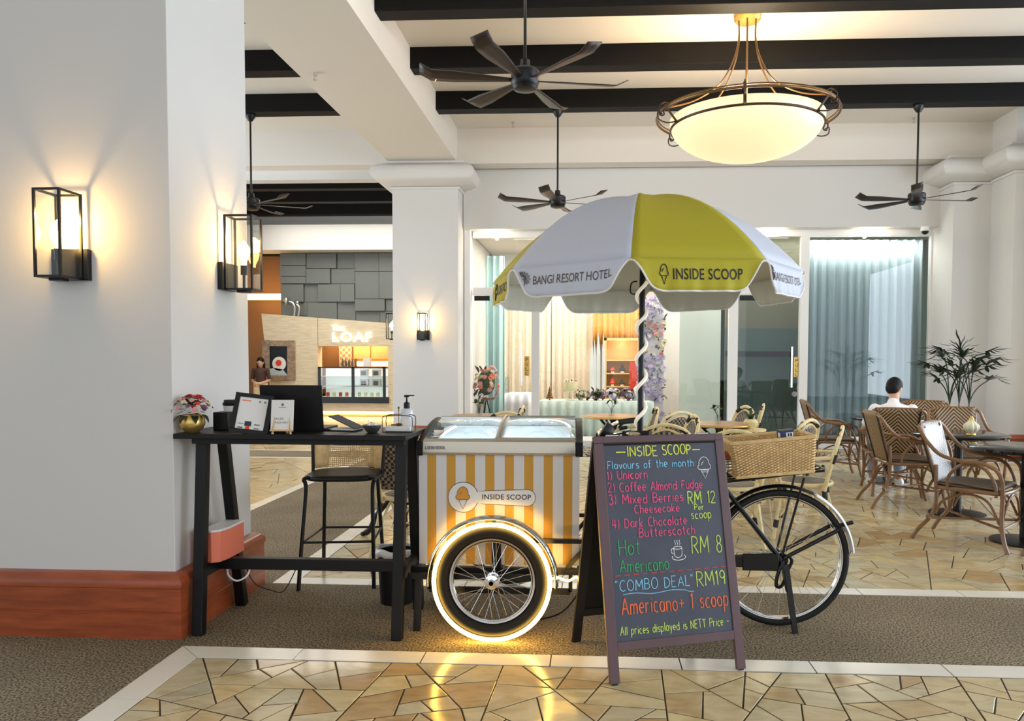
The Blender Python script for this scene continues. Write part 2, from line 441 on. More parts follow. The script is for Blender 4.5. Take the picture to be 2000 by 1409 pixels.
# crazy paving: random splitting into irregular slabs
def split_poly(poly, target, out, g):
    A = abs(sum(poly[i][0]*poly[(i+1) % len(poly)][1]-poly[(i+1) % len(poly)][0]*poly[i][1] for i in range(len(poly))))/2
    if A < target*g.uniform(.6, 1.9): out.append(poly); return
    cx = sum(p[0] for p in poly)/len(poly); cy = sum(p[1] for p in poly)/len(poly)
    best = None
    for _ in range(8):
        # cut across the long axis, jittered
        sxx = sum((p[0]-cx)**2 for p in poly); syy = sum((p[1]-cy)**2 for p in poly); sxy = sum((p[0]-cx)*(p[1]-cy) for p in poly)
        th = .5*atan2(2*sxy, sxx-syy)+pi/2+g.uniform(-.5, .5)
        d = (cos(th), sin(th)); n = (-d[1], d[0])
        j = sqrt(A)*.16; o = (cx+g.uniform(-j, j), cy+g.uniform(-j, j))
        a, b = [], []
        for i in range(len(poly)):
            p, q = poly[i], poly[(i+1) % len(poly)]
            sp = (p[0]-o[0])*n[0]+(p[1]-o[1])*n[1]; sq = (q[0]-o[0])*n[0]+(q[1]-o[1])*n[1]
            (a if sp >= 0 else b).append(p)
            if sp*sq < 0:
                t = sp/(sp-sq); x = (p[0]+(q[0]-p[0])*t, p[1]+(q[1]-p[1])*t); a.append(x); b.append(x)
        if len(a) < 3 or len(b) < 3: continue
        best = (a, b); break
    if not best: out.append(poly); return
    for h in best: split_poly(h, target, out, g)
def shrink(poly, d, g):
    n = len(poly); A = sum(poly[i][0]*poly[(i+1) % n][1]-poly[(i+1) % n][0]*poly[i][1] for i in range(n))
    if A < 0: poly = poly[::-1]
    out = []
    for i in range(n):
        p0, p, q = V(poly[i-1]), V(poly[i]), V(poly[(i+1) % n])
        e1 = (p-p0); e2 = (q-p)
        if e1.length < 1e-4 or e2.length < 1e-4: continue
        e1.normalize(); e2.normalize(); n1 = V((-e1.y, e1.x)); n2 = V((-e2.y, e2.x)); bi = n1+n2
        k = bi.length_squared
        if k < .15: continue
        out.append(p+bi*(2*d/k)*g.uniform(.8, 1.25))
    return [(p.x, p.y) for p in out]
polys = []
for (a, b, t) in [((X1, 1.4), (4.6, 3.477), .031), ((X1, 4.803), (8.6, 10.84), .038), ((-9.0, 4.67), (-3.255, 10.55), .07), ((-9, 11.5), (-3.13, 18.2), .12)]:
    o = []; split_poly([(a[0], a[1]), (b[0], a[1]), (b[0], b[1]), (a[0], b[1])], t, o, rnd); polys += o
def vis(p):
    cx = sum(q[0] for q in p)/len(p); cy = sum(q[1] for q in p)/len(p); d = V((cx, cy, -EYE)); z = d.dot(_f)
    if z < .3: return 0
    x = CX+FPX*d.dot(_R)/z; y = CY-FPX*d.dot(_U)/z
    A = abs(sum(p[i][0]*p[(i+1) % len(p)][1]-p[(i+1) % len(p)][0]*p[i][1] for i in range(len(p))))
    inside = -60 < x < 2060 and y < 1480
    return (A/z**3) if inside else 0
polys = [p for p in (shrink(q, .0034, rnd) for q in polys) if len(p) >= 3]
polys.sort(key=vis, reverse=True)
def add_tint(o, vals):
    a = o.data.attributes.new('tint', 'FLOAT', 'FACE')
    for i, x in enumerate(vals): a.data[i].value = x
def stone_mesh(mb, p):
    n = len(p); z = -.001+rnd.uniform(0, .0012); P = [(x, y, -.012) for x, y in p]+[(x, y, z-.0012) for x, y in p]
    cx = sum(q[0] for q in p)/n; cy = sum(q[1] for q in p)/n
    ins = []
    for x, y in p:
        d = V((cx-x, cy-y)); L = d.length or 1; ins.append((x+d.x/L*.004, y+d.y/L*.004, z))
    P += ins; k0 = len(mb.f)
    mb.add(P, [(i, (i+1) % n, n+(i+1) % n, n+i) for i in range(n)]+[(n+i, n+(i+1) % n, 2*n+(i+1) % n, 2*n+i) for i in range(n)]+[tuple(range(2*n, 3*n))])
    return len(mb.f)-k0
def stone_obj(plist, name):
    me = bpy.data.meshes.new(name); mb = MB(); vals = []
    for p in plist:
        t = rnd.random(); vals += [t]*stone_mesh(mb, p)
    me.from_pydata([tuple(v) for v in mb.v], [], mb.f); me.update(); me.materials.append(MT['stone'])
    o = bpy.data.objects.new(name, me); COL.objects.link(o); o.parent = fl; add_tint(o, vals); return o
for p in polys[:300]: stone_obj([p], 'paving_stone')
tag(stone_obj(polys[300:], 'paving_stones'), kind='stuff')
# pebble bed along the glass front
pb = MB()
for i in range(5200):
    x, y = rnd.uniform(-1.8, 5.6), rnd.uniform(11.0, 12.2); r = rnd.uniform(.014, .03)
    pb.ball((x, y, -.004+rnd.uniform(0, .02)), (r, r*.8, r*.6), 5, 3)
tag(pb.build('pebble_bed', 'gravel', fl), kind='stuff')

# ================================================================== STRUCTURE
ZC, ZB, ZG = 5.03, 4.785, 4.50
struct(MB().bb((-14, -4.6, ZC), (12, 22, ZC+.2)), 'ceiling', 'ceiling_paint', smooth=False)
# longitudinal girder over the columns
struct(MB().bb((-3.2, -4.6, ZG), (-2.12, 12.16, ZC)), 'trim_1', 'ceiling_paint', smooth=False)
# dark timber beams, right bay and left bay
for k in range(-3, 4):
    yb = 7.73+1.478*k
    if yb > 11.5: continue
    struct(MB().bb((-2.12, yb-.225, ZB), (11, yb, ZC)), 'ceiling_beam', 'dark_wood', smooth=False, bevel=.006)
    struct(MB().bb((-12, yb-.225, ZB), (-3.2, yb, ZC)), 'ceiling_beam', 'dark_wood', smooth=False, bevel=.006)
for yb in (13.7, 15.2, 16.45, 17.9):
    struct(MB().bb((-12, yb-.225, ZB-.05), (-2.2, yb, ZC)), 'ceiling_beam', 'dark_wood', smooth=False)
# cross girders
struct(MB().bb((-2.12, 12.16, ZG-.02), (6.1, 12.5, ZC)), 'trim_2', 'ceiling_paint', smooth=False)
struct(MB().bb((-12, 12.16, ZG-.02), (-3.2, 12.5, ZC)), 'trim_3', 'ceiling_paint', smooth=False)
struct(MB().bb((-12, 12.5, 4.33), (-3.16, 12.75, ZC)), 'trim_4', 'wall_paint', smooth=False)
struct(MB().bb((-2.1, 12.6, 3.53), (6.0, 12.95, ZG)), 'wall_back', 'wall_paint', smooth=False)
# columns: shaft, capital, wooden base
def column(x0, x1, y0, y1, top, base=True, cap=True):
    s = struct(MB().bb((x0, y0, 0), (x1, y1, top)), 'column', 'wall_paint', smooth=False, bevel=.004)
    def loop(off, z): return [V((x0-off, y0-off, z)), V((x1+off, y0-off, z)), V((x1+off, y1+off, z)), V((x0-off, y1+off, z))]
    def mould(prof, name, m):
        mb = MB(); P = []
        for off, z in prof: P += loop(off, z)
        n = len(prof)
        mb.add(P, [(i*4+k, i*4+(k+1) % 4, (i+1)*4+(k+1) % 4, (i+1)*4+k) for i in range(n-1) for k in range(4)]+[(3, 2, 1, 0), tuple((n-1)*4+k for k in range(4))])
        return mb.build(name, m, s)
    if cap:
        prof = [(0.0, top-.42), (.03, top-.42), (.03, top-.385), (.012, top-.38), (.08, top-.35)]
        prof += [(.09+.20*sin(a), top-.19-.15*cos(a)) for a in [R(x) for x in (20, 40, 60, 80, 100, 120, 140, 160)]]+[(.12, top-.03), (.12, top)]
        mould(prof, 'capital', 'wall_paint')
    if base:
        mould([(.06, 0), (.06, .125), (.052, .13), (.052, .135), (.058, .14), (.058, .255), (.064, .26), (.066, .285), (.05, .31), (.03, .325), (0.001, .33)], 'baseboard', 'mahogany')
    return s
column(-3.2, -2.10, 3.75, 4.62, ZG, cap=False)
column(-3.16, -2.11, 12.15, 13.0, ZG)
column(5.52, 6.12, 12.15, 13.0, ZG)
column(6.08, 6.9, 11.5, 12.3, ZG+.02)
column(6.5, 7.5, 10.6, 11.5, ZG+.02)
struct(MB().bb((6.08, 11.5, ZG), (7.4, 12.16, ZC)), 'trim_5', 'wall_paint', smooth=False)
# outer limits that close the hall off beyond the frame
struct(MB().bb((9.9, 11.5, 0), (10.1, 22, ZC)), 'wall_right', 'wall_paint', smooth=False)
struct(MB().bb((7.4, 12.3, 0), (10, 12.5, ZC)), 'wall_side', 'wall_paint', smooth=False)
struct(MB().bb((-12.2, 11.5, 0), (-12, 22, ZC)), 'wall_left', 'wall_paint', smooth=False)
struct(MB().bb((-12, 21.8, 0), (10, 22, ZC)), 'wall_far', 'wall_paint', smooth=False)
struct(MB().bb((-2.2, 13.0, 0), (-2.12, 22, ZC)), 'wall_partition', 'wall_paint', smooth=False)

# ---------------------------------------------------------------- glass front (Y 12.9)
GY = 12.88
def frame_bar(name, x0, x1, z0, z1, y0=GY-.05, y1=GY+.05, m='white_paint'):
    return struct(MB().bb((x0, y0, z0), (x1, y1, z1)), name, m, smooth=False, bevel=.004)
frame_bar('trim_6', -2.1, -2.0, 0, 3.53, GY-.2)
frame_bar('trim_7', -1.98, 5.62, 3.42, 3.53)
frame_bar('trim_8', 2.27, 2.42, 0, 3.42)
frame_bar('trim_9', 3.42, 3.56, 0, 3.42)
frame_bar('trim_10', 5.49, 5.62, 0, 3.42)
frame_bar('trim_11', 5.62, 5.72, 0, 3.6, GY-.25)
frame_bar('trim_12', -.99, -.86, 0, 2.47, m='wall_paint')
frame_bar('trim_13', -1.98, -.2, 2.47, 2.6)
frame_bar('trim_14', 2.42, 3.42, 2.47, 2.6)
frame_bar('trim_15', -.86, 2.27, 0, .1)
frame_bar('trim_16', 3.56, 5.49, 0, .14)
frame_bar('trim_17', -2.0, 5.7, 0, .1, 12.25, 12.8, 'wall_paint')
def window(n, x0, x1, z0, z1, m='pane', nm='window'):
    return struct(MB().bb((x0, GY-.006, z0), (x1, GY+.006, z1)), '%s_%d' % (nm, n), m, smooth=False)
window(1, -2.0, 2.27, 2.6, 3.42); window(2, -.86, 2.27, .1, 2.6); window(3, 3.56, 5.49, .14, 3.42, 'pane_tint'); window(4, 2.42, 3.42, 2.6, 3.42, 'pane_tint')
def glass_door(n, x0, x1, hx, m):
    d = window(n, x0, x1, .03, 2.46, m, 'door')
    for s in (1,):
        MB().cyl((hx, GY-.06, .95), (hx, GY-.06, 1.62), .017, seg=10).cyl((hx, GY-.06, 1.0), (hx, GY, 1.0), .01, seg=8).cyl((hx, GY-.06, 1.57), (hx, GY, 1.57), .01, seg=8).build('door_handle', 'chrome', d)
    pl = MB().bb((hx+.045, GY-.012, 1.12), (hx+.13, GY-.007, 1.45)).build('sign_plate', 'brass', d, smooth=False)
    mb = MB()
    for i, ch in enumerate('PULL'):
        z = 1.365-i*.078
        text(mb, ch, lambda u, v, z=z: V((hx+.066+u*.042, GY-.0135, z+v*.055)))
    mb.build('lettering', 'print_black', pl, smooth=False)
    MB().bb((x0+.02, GY-.01, .03), (x1-.02, GY+.012, .12)).build('bottom_rail', 'steel', d, smooth=False)
    MB().bb((x0+.02, GY-.014, 2.38), (x0+.28, GY+.014, 2.46)).build('hinge_patch', 'black_metal', d, smooth=False)
    return d
glass_door(1, -1.98, -1.0, -1.16, 'pane'); dd = glass_door(2, 2.43, 3.41, 3.3, 'pane_tint')
MB().cyl((3.36, GY-.02, .84), (3.36, GY+.02, .84), .045, seg=14).build('lock', 'chrome', dd)
# ---------------------------------------------------------------- display room behind the glass
struct(MB().bb((-2.1, 16.2, 0), (6.2, 16.3, 3.7)), 'wall_display_back', 'wall_paint', smooth=False)
struct(MB().bb((-2.1, 12.95, 3.6), (6.2, 16.3, 3.7)), 'ceiling_display', 'ceiling_paint', smooth=False)
struct(MB().bb((6.1, 13.0, 0), (6.2, 16.3, 3.7)), 'wall_display_right', 'teal_wall_reflection', smooth=False)
struct(MB().bb((2.35, 13.6, 0), (3.6, 13.7, 1.95)), 'wall_reflection_lower', 'teal_wall_reflection', smooth=False)  # greenish lower part of the door glass reflection, painted on this wall
struct(MB().bb((2.35, 13.6, 1.95), (3.6, 13.7, 3.6)), 'wall_reflection_upper', 'olive_reflection', smooth=False)  # olive upper part of the same painted reflection
struct(MB().bb((2.35, 13.57, 1.46), (3.5, 13.6, 1.55)), 'trim_reflection', 'black_paint', smooth=False)  # black band of the painted reflection
def drape(name, x0, x1, z0, z1, y, folds, amp, m, label, sway=0):
    n = max(8, int(folds*8)); ph = rnd.random()*6
    def fn(u, v):
        x = x0+(x1-x0)*u; a = amp*(.55+.45*(1-v))
        return V((x+sway*(1-v)*sin(u*9), y+a*sin(u*folds*2*pi+ph+.5*sin(u*13))+.4*a*sin(u*folds*4.3*pi), z0+(z1-z0)*v))
    return tag(MB().grid(fn, n, 6).build(name, m, solid=.006), label, 'curtain')
drape('curtain', 3.58, 5.47, .16, 3.4, 13.12, 13, .05, 'curtain_grey', 'pale blue-grey sheer curtain behind the tall window on the right')
for i in range(0):
    pass
drape('curtain', -1.95, -1.60, .02, 3.3, 14.2, 3, .05, 'curtain_cyan', 'pale turquoise curtain at the far left of the display room')
drape('backdrop_drape', -2.02, -.80, .02, 3.0, 15.9, 8, .05, 'curtain_cream', 'cream backdrop drape behind the left glass door')
drape('backdrop_drape', -.80, .05, .02, 3.0, 15.9, 6, .05, 'curtain_cream', 'wide cream backdrop drape right of the grey door post')
drape('gold_drape', .04, 1.15, 1.7, 3.6, 15.7, 9, .03, 'wood_gold', 'golden pleated drape above the lit shelf unit')
drape('dark_drape', 2.25, 2.5, .02, 3.3, 13.9, 3, .04, 'green_drape', 'very dark green curtain beside the white door post')
struct(MB().bb((1.55, 13.55, 0), (2.26, 13.6, 2.9)), 'wall_screen', 'frosted', smooth=False, bevel=.004)
# draped tables in the display room
def skirt_table(x0, x1, y0, y1, h, m, label):
    t = thing('draped_table', ((x0+x1)/2, (y0+y1)/2, 0), label, 'table'); w_, d_ = (x1-x0)/2, (y1-y0)/2
    MB().bb((-w_, -d_, h-.02), (w_, d_, h)).build('tabletop', m, t, bevel=.01)
    per = [(-w_, -d_), (w_, -d_), (w_, d_), (-w_, d_)]; L = [2*w_, 2*d_, 2*w_, 2*d_]; tot = sum(L)
    def fn(u, v):
        s = (u % 1)*tot; k = 0
        while s > L[k] and k < 3: s -= L[k]; k += 1
        a, b = V(per[k]), V(per[(k+1) % 4]); p = a+(b-a)*(s/L[k]); n = V(((b-a).y, -(b-a).x)).normalized()
        p = p+n*(.012+(.07*(1-v)+.03)*(sin(u*tot*2*pi/.16)*.5+.5)); return V((p.x, p.y, .01+(h-.02)*v))
    MB().grid(fn, int(tot/.02), 4).build('table_skirt', m, t, solid=.004)
    return t
skirt_table(-2.0, -1.15, 14.3, 15.0, .75, 'skirt_white', 'white skirted table behind the left glass door')
skirt_table(-.86, 1.05, 13.3, 13.95, .68, 'skirt_green', 'long pale green skirted table in the display room')

# ================================================================== FAR SHOP
SY = 18.2
struct(MB().bb((-12, 18.4, 4.0), (-2.2, 18.9, ZC)), 'trim_19', 'wall_paint', smooth=False)
struct(MB().bb((-12, 17.95, 3.96), (-2.2, 18.4, 4.55)), 'trim_20', 'wall_paint', smooth=False)
struct(MB().bb((-12, 19.4, 0), (-7.5, 19.5, 4.0)), 'wall_lobby', 'tan_wall', smooth=False)
tag(MB().bb((-8.6, 18.6, 2.85), (-7.62, 18.9, 2.98)).build('cove_and_fill_light', 'warm_strip', smooth=False), 'long warm cove light above the brown wall at far left', 'light')
gp = struct(MB().bb((-7.58, 18.5, 2.05), (-2.2, 18.6, 3.96)), 'wall_panelled', 'grey_panel', smooth=False)
g2 = random.Random(3)
cells = []
def cut(x0, x1, z0, z1, d):
    w_, h = x1-x0, z1-z0
    if d == 0 or (w_ < .75 and h < .35): cells.append((x0, x1, z0, z1)); return
    if w_ > h*1.7: c = x0+w_*g2.choice((.35, .5, .62)); cut(x0, c, z0, z1, d-1); cut(c, x1, z0, z1, d-1)
    else: c = z0+h*g2.choice((.4, .5, .6)); cut(x0, x1, z0, c, d-1); cut(x0, x1, c, z1, d-1)
cut(-7.56, -2.3, 2.1, 3.94, 5)
for (a, b, c, d) in cells:
    t = g2.choice((.02, .05, .08, .11))
    MB().bb((a+.006, 18.5-t, c+.006), (b-.006, 18.5, d-.006)).build('wall_tile', 'grey_panel', gp, smooth=False, bevel=.004)
# travertine shop front with an opening
def quad_slab(pts, y0, y1):
    return MB().prism(pts, y0, y1, lambda x, z, y: V((x, y, z)))
sf = struct(quad_slab([(-7.95, 2.47), (-6.57, 2.37), (-6.57, .45), (-7.74, .45)], SY, SY+.3), 'wall_shop', 'travertine', smooth=False)
quad_slab([(-6.56, 2.368), (-2.6, 2.08), (-2.6, 1.69), (-6.56, 1.69)], SY, SY+.3).build('stone_panel', 'travertine', sf, smooth=False, bevel=.003)
quad_slab([(-4.86, 1.69), (-2.6, 1.69), (-2.6, .3), (-4.86, .3)], SY, SY+.3).build('stone_panel', 'travertine', sf, smooth=False, bevel=.003)
quad_slab([(-7.74, .45), (-2.6, .45), (-2.6, .12), (-7.6, .12)], SY-.02, SY+.3).build('stone_panel', 'travertine', sf, smooth=False, bevel=.003)
MB().bb((-7.4, SY+.05, .06), (-2.6, SY+.1, .11)).build('plinth_light', 'warm_strip', sf, smooth=False)
MB().bb((-7.4, SY+.15, 0), (-2.6, SY+.2, .12)).build('plinth', 'travertine', sf, smooth=False)
# kitchen wall seen through the opening
kb = struct(MB().bb((-6.9, 19.2, .5), (-4.6, 19.25, 2.2)), 'wall_kitchen', 'tan_wall', smooth=False)
for i in range(4):
    MB().bb((-5.95+i*.45, 19.0, 1.38), (-5.52+i*.45, 19.2, 1.9)).build('cabinet_door', 'wood_gold', kb, smooth=False, bevel=.005)
MB().bb((-6.3, 18.95, 1.1), (-5.98, 19.2, 1.9)).build('mosaic_pillar', 'mosaic', kb, smooth=False)
MB().bb((-5.9, 19.12, 1.2), (-4.6, 19.18, 1.32)).build('shelf_light', 'warm_strip', kb, smooth=False)
area('shop_light', (-5.8, 18.75, 2.0), (0, 0, 0), 1.6, .4, 22, (1, .8, .55))
mb = MB(); a = at(648, 668, SY); b = at(726, 648, SY)
text(mb, 'LOAF', lambda u, v: V((-6.2+u*.96, SY-.03, 1.79+v*.23)), bold=.012, spacing=1.15)
text(mb, 'The', lambda u, v: V((-6.22+u*.32, SY-.03, 2.06+v*.13)), bold=.012)
tag(mb.build('shop_sign', 'sign_white', smooth=False, solid=.03), 'white lit letters reading The LOAF on the pale stone front', 'sign')
# framed picture of a plate
t = thing('framed_picture', (-7.52, SY-.03, 1.34), 'framed picture of a white plate with red dessert on the stone wall', 'picture')
mb = MB()
mb.bb((-.40, -.03, -.48), (-.22, .03, .48)).bb((.22, -.03, -.48), (.40, .03, .48)).bb((-.22, -.03, -.48), (.22, .03, -.36)).bb((-.22, -.03, .34), (.22, .03, .48)).build('picture_frame', 'picture_frame', t, bevel=.008)
mb = MB().bb((-.22, .0, -.36), (.22, .012, .34)).build('print', 'black_paint', t, smooth=False)
MB().lathe([(0, -.002), (.17, -.002)], (0.01, -.004, -.08), 24, rot=M.Rotation(R(90), 3, 'X')).build('plate_print', 'paper', mb)
MB().lathe([(0, 0), (.075, 0)], (0.0, -.008, -.06), 16, rot=M.Rotation(R(90), 3, 'X')).build('dessert_print', 'petal_red', mb)
MB().add([(-.22, -.002, -.36), (.22, -.002, -.36), (.1, -.002, -.22), (-.1, -.002, -.18), (-.22, -.002, -.2)], [(0, 1, 2, 3, 4)]).build('napkin_print', 'curtain_grey', mb, smooth=False)
# steel ornament on top of the shop front
t = MB().tube(spline([(-7.18, 18.3, 2.42), (-7.16, 18.3, 2.6), (-7.2, 18.3, 2.72), (-7.3, 18.3, 2.76)], 5), .035, 8).tube(spline([(-7.08, 18.3, 2.42), (-7.05, 18.3, 2.62), (-7.12, 18.3, 2.7)], 5), .03, 8).ball((-7.38, 18.3, 2.78), (.05, .05, .1), 10, 6).ball((-7.1, 18.3, 2.74), .05, 10, 6)
tag(t.build('steel_sculpture', 'steel'), 'small shiny steel sculpture standing on the pale stone shop front', 'sculpture')
# chilled display case
t = thing('display_case', (-5.70, SY+.1, .35), 'black framed glass cake display case set in the shop front', 'display case')
mb = MB(); W_, H_ = .82, .84
for x in (-W_, 0, W_-.06): mb.bb((x-.03, -.16, .1), (x+.03, -.1, H_))
mb.bb((-W_-.03, -.16, H_-.03), (W_, -.1, H_)).bb((-W_-.03, -.18, -.03), (W_+.05, -.08, .12)).bb((-W_-.03, .36, -.03), (W_, .4, H_)).build('case_frame', 'black_metal', t, smooth=False)
MB().bb((-W_, .3, .1), (W_-.06, .34, H_-.04)).bb((-W_, -.1, .1), (W_-.06, .34, .12)).build('case_back', 'case_inside_glow', t, smooth=False)
for z in (.36, .60): MB().bb((-W_, -.02, z), (W_-.06, .3, z+.015)).build('shelf', 'white_plastic', t, smooth=False)
for x0, x1 in ((-W_+.03, -.03), (.03, W_-.09)): MB().bb((x0, -.135, .12), (x1, -.13, H_-.03)).build('glass_front', 'clear', t, smooth=False)
for i in range(4):
    x, z = (.22+.3*(i % 2), .62 if i < 2 else .38)
    o = MB().bb((x-.1, .02, z), (x+.1, .12, z+.16)).build('cake_box', 'paper'); o.location = t.location
    MB().bb((x-.07, .015, z+.02), (x+.05, .02, z+.12)).build('window_print', 'print_brown', o, smooth=False)
    tag(o, 'white cake box with a dark window print, %s' % ('upper left in the display case', 'upper right in the display case', 'lower left in the display case', 'lower right in the display case')[i], 'box', 'cake boxes in the display case')
for i in range(9):
    x = -.68+i*.155; m_ = ('petal_red', 'petal_cream', 'petal_red', 'coral')[i % 4] if i < 5 else 'petal_cream'
    if i > 4: x = .1+(i-5)*.15
    o = MB().lathe([(0, 0), (.04, 0), (.045, .08), (.03, .1), (0, .1)], (x, .05, .121), 10).build('dessert_cup', m_); o.location = t.location
    tag(o, '%s dessert pot, %s from the left on the bottom shelf of the display case' % ({'petal_red': 'red', 'petal_cream': 'cream', 'coral': 'coral'}[m_], ('first', 'second', 'third', 'fourth', 'fifth', 'sixth', 'seventh', 'eighth', 'ninth')[i]), 'pot', 'dessert pots in the display case')
for i in range(5):
    o = MB().lathe([(0, 0), (.03, 0), (.03, .12), (.012, .15), (.012, .19), (0, .19)], (-5.98+i*.08, SY+.05, 1.2), 8).build('bottle', 'print_brown')
    tag(o, 'small dark bottle, %s of the row on top of the display case' % ('leftmost', 'second from the left', 'middle one', 'second from the right', 'rightmost')[i], 'bottle', 'bottles on the display case')
o = MB().bb((-5.46, SY, 1.2), (-5.3, SY+.15, 1.4)).build('white_box', 'paper'); tag(o, 'plain white box standing on the display case', 'box')

# ================================================================== WALL LANTERNS
def make_sconce():
    t = thing('wall_lantern', (0, 0, 0), '', 'wall light')       # origin on the wall, facing -Y, z = bottom of the box
    MB().bb((-.095, -.03, 0), (.095, 0, .155)).build('back_plate', 'black_metal', t, bevel=.002)
    mb = MB(); w_, y0, y1, h, b = .0625, -.185, -.03, .425, .011
    for x in (-w_, w_):
        for y in (y0, y1): mb.bb((x-b/2, y-b/2, 0), (x+b/2, y+b/2, h))
    for z in (b/2, h-b/2):
        for x in (-w_, w_): mb.bb((x-b/2, y0, z-b/2), (x+b/2, y1, z+b/2))
        for y in (y0, y1): mb.bb((-w_, y-b/2, z-b/2), (w_, y+b/2, z+b/2))
    mb.bb((-w_, y0, 0), (w_, y1, .006)).bb((-.03, -.14, -.012), (.03, -.08, 0))
    mb.build('cage', 'black_metal', t, smooth=False)
    for x in (-w_, w_): MB().bb((x-.0015, y0+b, b), (x+.0015, y1-b, h-b)).build('glass_pane', 'pane', t, smooth=False)
    MB().bb((-w_+b, y0-.0015, b), (w_-b, y0+.0015, h-b)).build('glass_pane', 'pane', t, smooth=False)
    MB().cyl((0, -.11, .0), (0, -.11, .09), .008, seg=8).cyl((0, -.11, .09), (0, -.11, .145), .018, seg=12).build('lamp_holder', 'black_metal', t)
    MB().lathe([(.012, .145), (.014, .165), (.03, .20), (.034, .225), (.028, .25), (.012, .275), (.004, .285), (0, .287)], (0, -.11, 0), 14).build('light_bulb', 'bulb', t)
    return t
sc0 = make_sconce()
for i, (loc, rz, lb) in enumerate([((-2.60, 3.75, 1.80), 0, 'large black box lantern on the front of the left pillar'),
        ((-2.10, 4.33, 1.80), R(90), 'black box lantern on the right side of the left pillar, above the bar table'),
        ((-2.66, 12.15, 1.70), 0, 'small far lantern on the front of the middle pillar'),
        ((-3.16, 12.5, 1.72), R(-90), 'far lantern half hidden behind the left edge of the middle pillar')]):
    s = put(sc0, i > 0, loc, rz, lb, group='black box wall lanterns')
    d = Euler((0, 0, rz)).to_matrix() @ V((0, -.115, .235))
    point('lantern_glow', V(loc)+d+Euler((0, 0, rz)).to_matrix() @ V((0, -.0, .07)), (3.6, 3.6, 6, 4)[i], (1, .60, .24), .02)

# ================================================================== CEILING FANS
def make_fan(drop):
    t = thing('ceiling_fan', (0, 0, 0), '', 'ceiling fan')        # origin where the rod meets the beam
    MB().lathe([(0, 0), (.07, 0), (.07, -.03), (.03, -.09), (0, -.09)], (0, 0, 0), 16).build('canopy', 'black_metal', t)
    MB().cyl((0, 0, -.02), (0, 0, -drop+.12), .013, seg=10).build('rod', 'black_metal', t)
    MB().lathe([(0, .15), (.035, .15), (.04, .1), (.05, .09), (.1, .075), (.112, .06), (.112, -.03), (.1, -.05), (.104, -.055), (.09, -.08), (.05, -.09), (0, -.09)], (0, 0, -drop), 28).build('motor', 'black_metal', t)
    for k in range(6):
        def fn(u, v):
            r = .1+.72*u; lift = .0+(.045*((u-.87)/.13) if u > .87 else 0)
            wd = .035+.075*min(1, u*1.6); y = (v-.5)*wd*2*.62
            return V((r, y, lift+y*.25))
        o = MB().grid(fn, 16, 3).build('blade', 'fan_blade', t, solid=.007); o.location = (0, 0, -drop-.01); o.rotation_euler = (0, 0, k*pi/3)
    return t
mat('fan_blade', (44, 30, 26), .45, var=.2, vs=4, coat=.1)
ZF = ZB
f0 = make_fan(1.17)
f0.rotation_euler = (0, 0, R(12)); f0.location = (-.53, 6.13, ZF); tag(f0, 'dark six-bladed ceiling fan nearest the camera, under the upper beams', group='dark ceiling fans')
fans = [((-.465, 10.57), 20, 'far ceiling fan hanging above the left part of the umbrella'), ((4.32, 10.57), 8, 'ceiling fan hanging at the right in front of the wide pillars'), ((-4.74, 10.57), 25, 'ceiling fan partly hidden behind the left pillar')]
f1 = make_fan(1.23)
for i, ((x, y), a, lb) in enumerate(fans):
    put(f1, i > 0, (x, y, ZF), R(a), lb, group='dark ceiling fans')

# ================================================================== PENDANT
pc = V((1.62, 8.3, ZC))
t = thing('pendant_lamp', pc, 'large alabaster bowl pendant with curled bronze rings', 'pendant lamp')
MB().lathe([(0, 0), (.13, 0), (.145, -.02), (.13, -.04), (.14, -.055), (.12, -.08), (0, -.09)], (0, 0, 0), 32).build('canopy', 'brass', t)
zr = 3.965-ZC
for k in range(6):
    a = R(k*60+18); c_, s_ = cos(a), sin(a)
    P = spline([(r*c_, r*s_, z) for r, z in ((.10, -.08), (.10, -.28), (.16, -.5), (.32, -.76), (.6, -.95), (.90, zr+.02))], 7)
    MB().tube(P, .0085, 6).build('suspension_rod', 'bronze', t)
    # strap with scrolls that links the two rings
    q = lambda r, z: V((r*c_, r*s_, z))
    P = spline([q(.86, zr+.05), q(.93, zr+.07), q(.985, zr+.02), q(.97, zr-.06), q(.93, zr-.05), q(.945, zr-.01)], 5)
    st = MB().tube(P, .008, 6)
    st.beam(q(.93, zr+.05), q(.80, zr-.10), .03, .008, up=q(0, 1)).ball(q(.80, zr-.11), .018, 8, 6)
    st.tube(spline([q(.95, zr-.05), q(1.0, zr-.03), q(.99, zr-.1), q(.9, zr-.13), q(.80, zr-.11)], 5), .007, 6)
    st.build('scroll_strap', 'bronze_dark', t)
MB().tube(ring((0, 0, zr), .935, 72, 'xy'), .013, 8, closed=True).tube(ring((0, 0, zr+.03), .925, 72, 'xy'), .008, 6, closed=True).build('outer_ring', 'bronze', t)
MB().tube(ring((0, 0, zr-.115), .785, 72, 'xy'), .013, 8, closed=True).build('inner_ring', 'bronze_dark', t)
prof = [(.84*sin(R(x)), zr-.045-.40*(1-(1-cos(R(x)))/1.0)) for x in ()]
prof = [(.79*sqrt(max(0, 1-((1-s)**2.2))) if s > 0 else 0, zr-.44+.42*s) for s in [i/18 for i in range(19)]]
MB().lathe(prof, (0, 0, 0), 64).build('glass_bowl', 'alabaster', t, solid=.012)
point('pendant_glow', pc+V((0, 0, zr+.1)), 78, (1, .80, .55), .25)

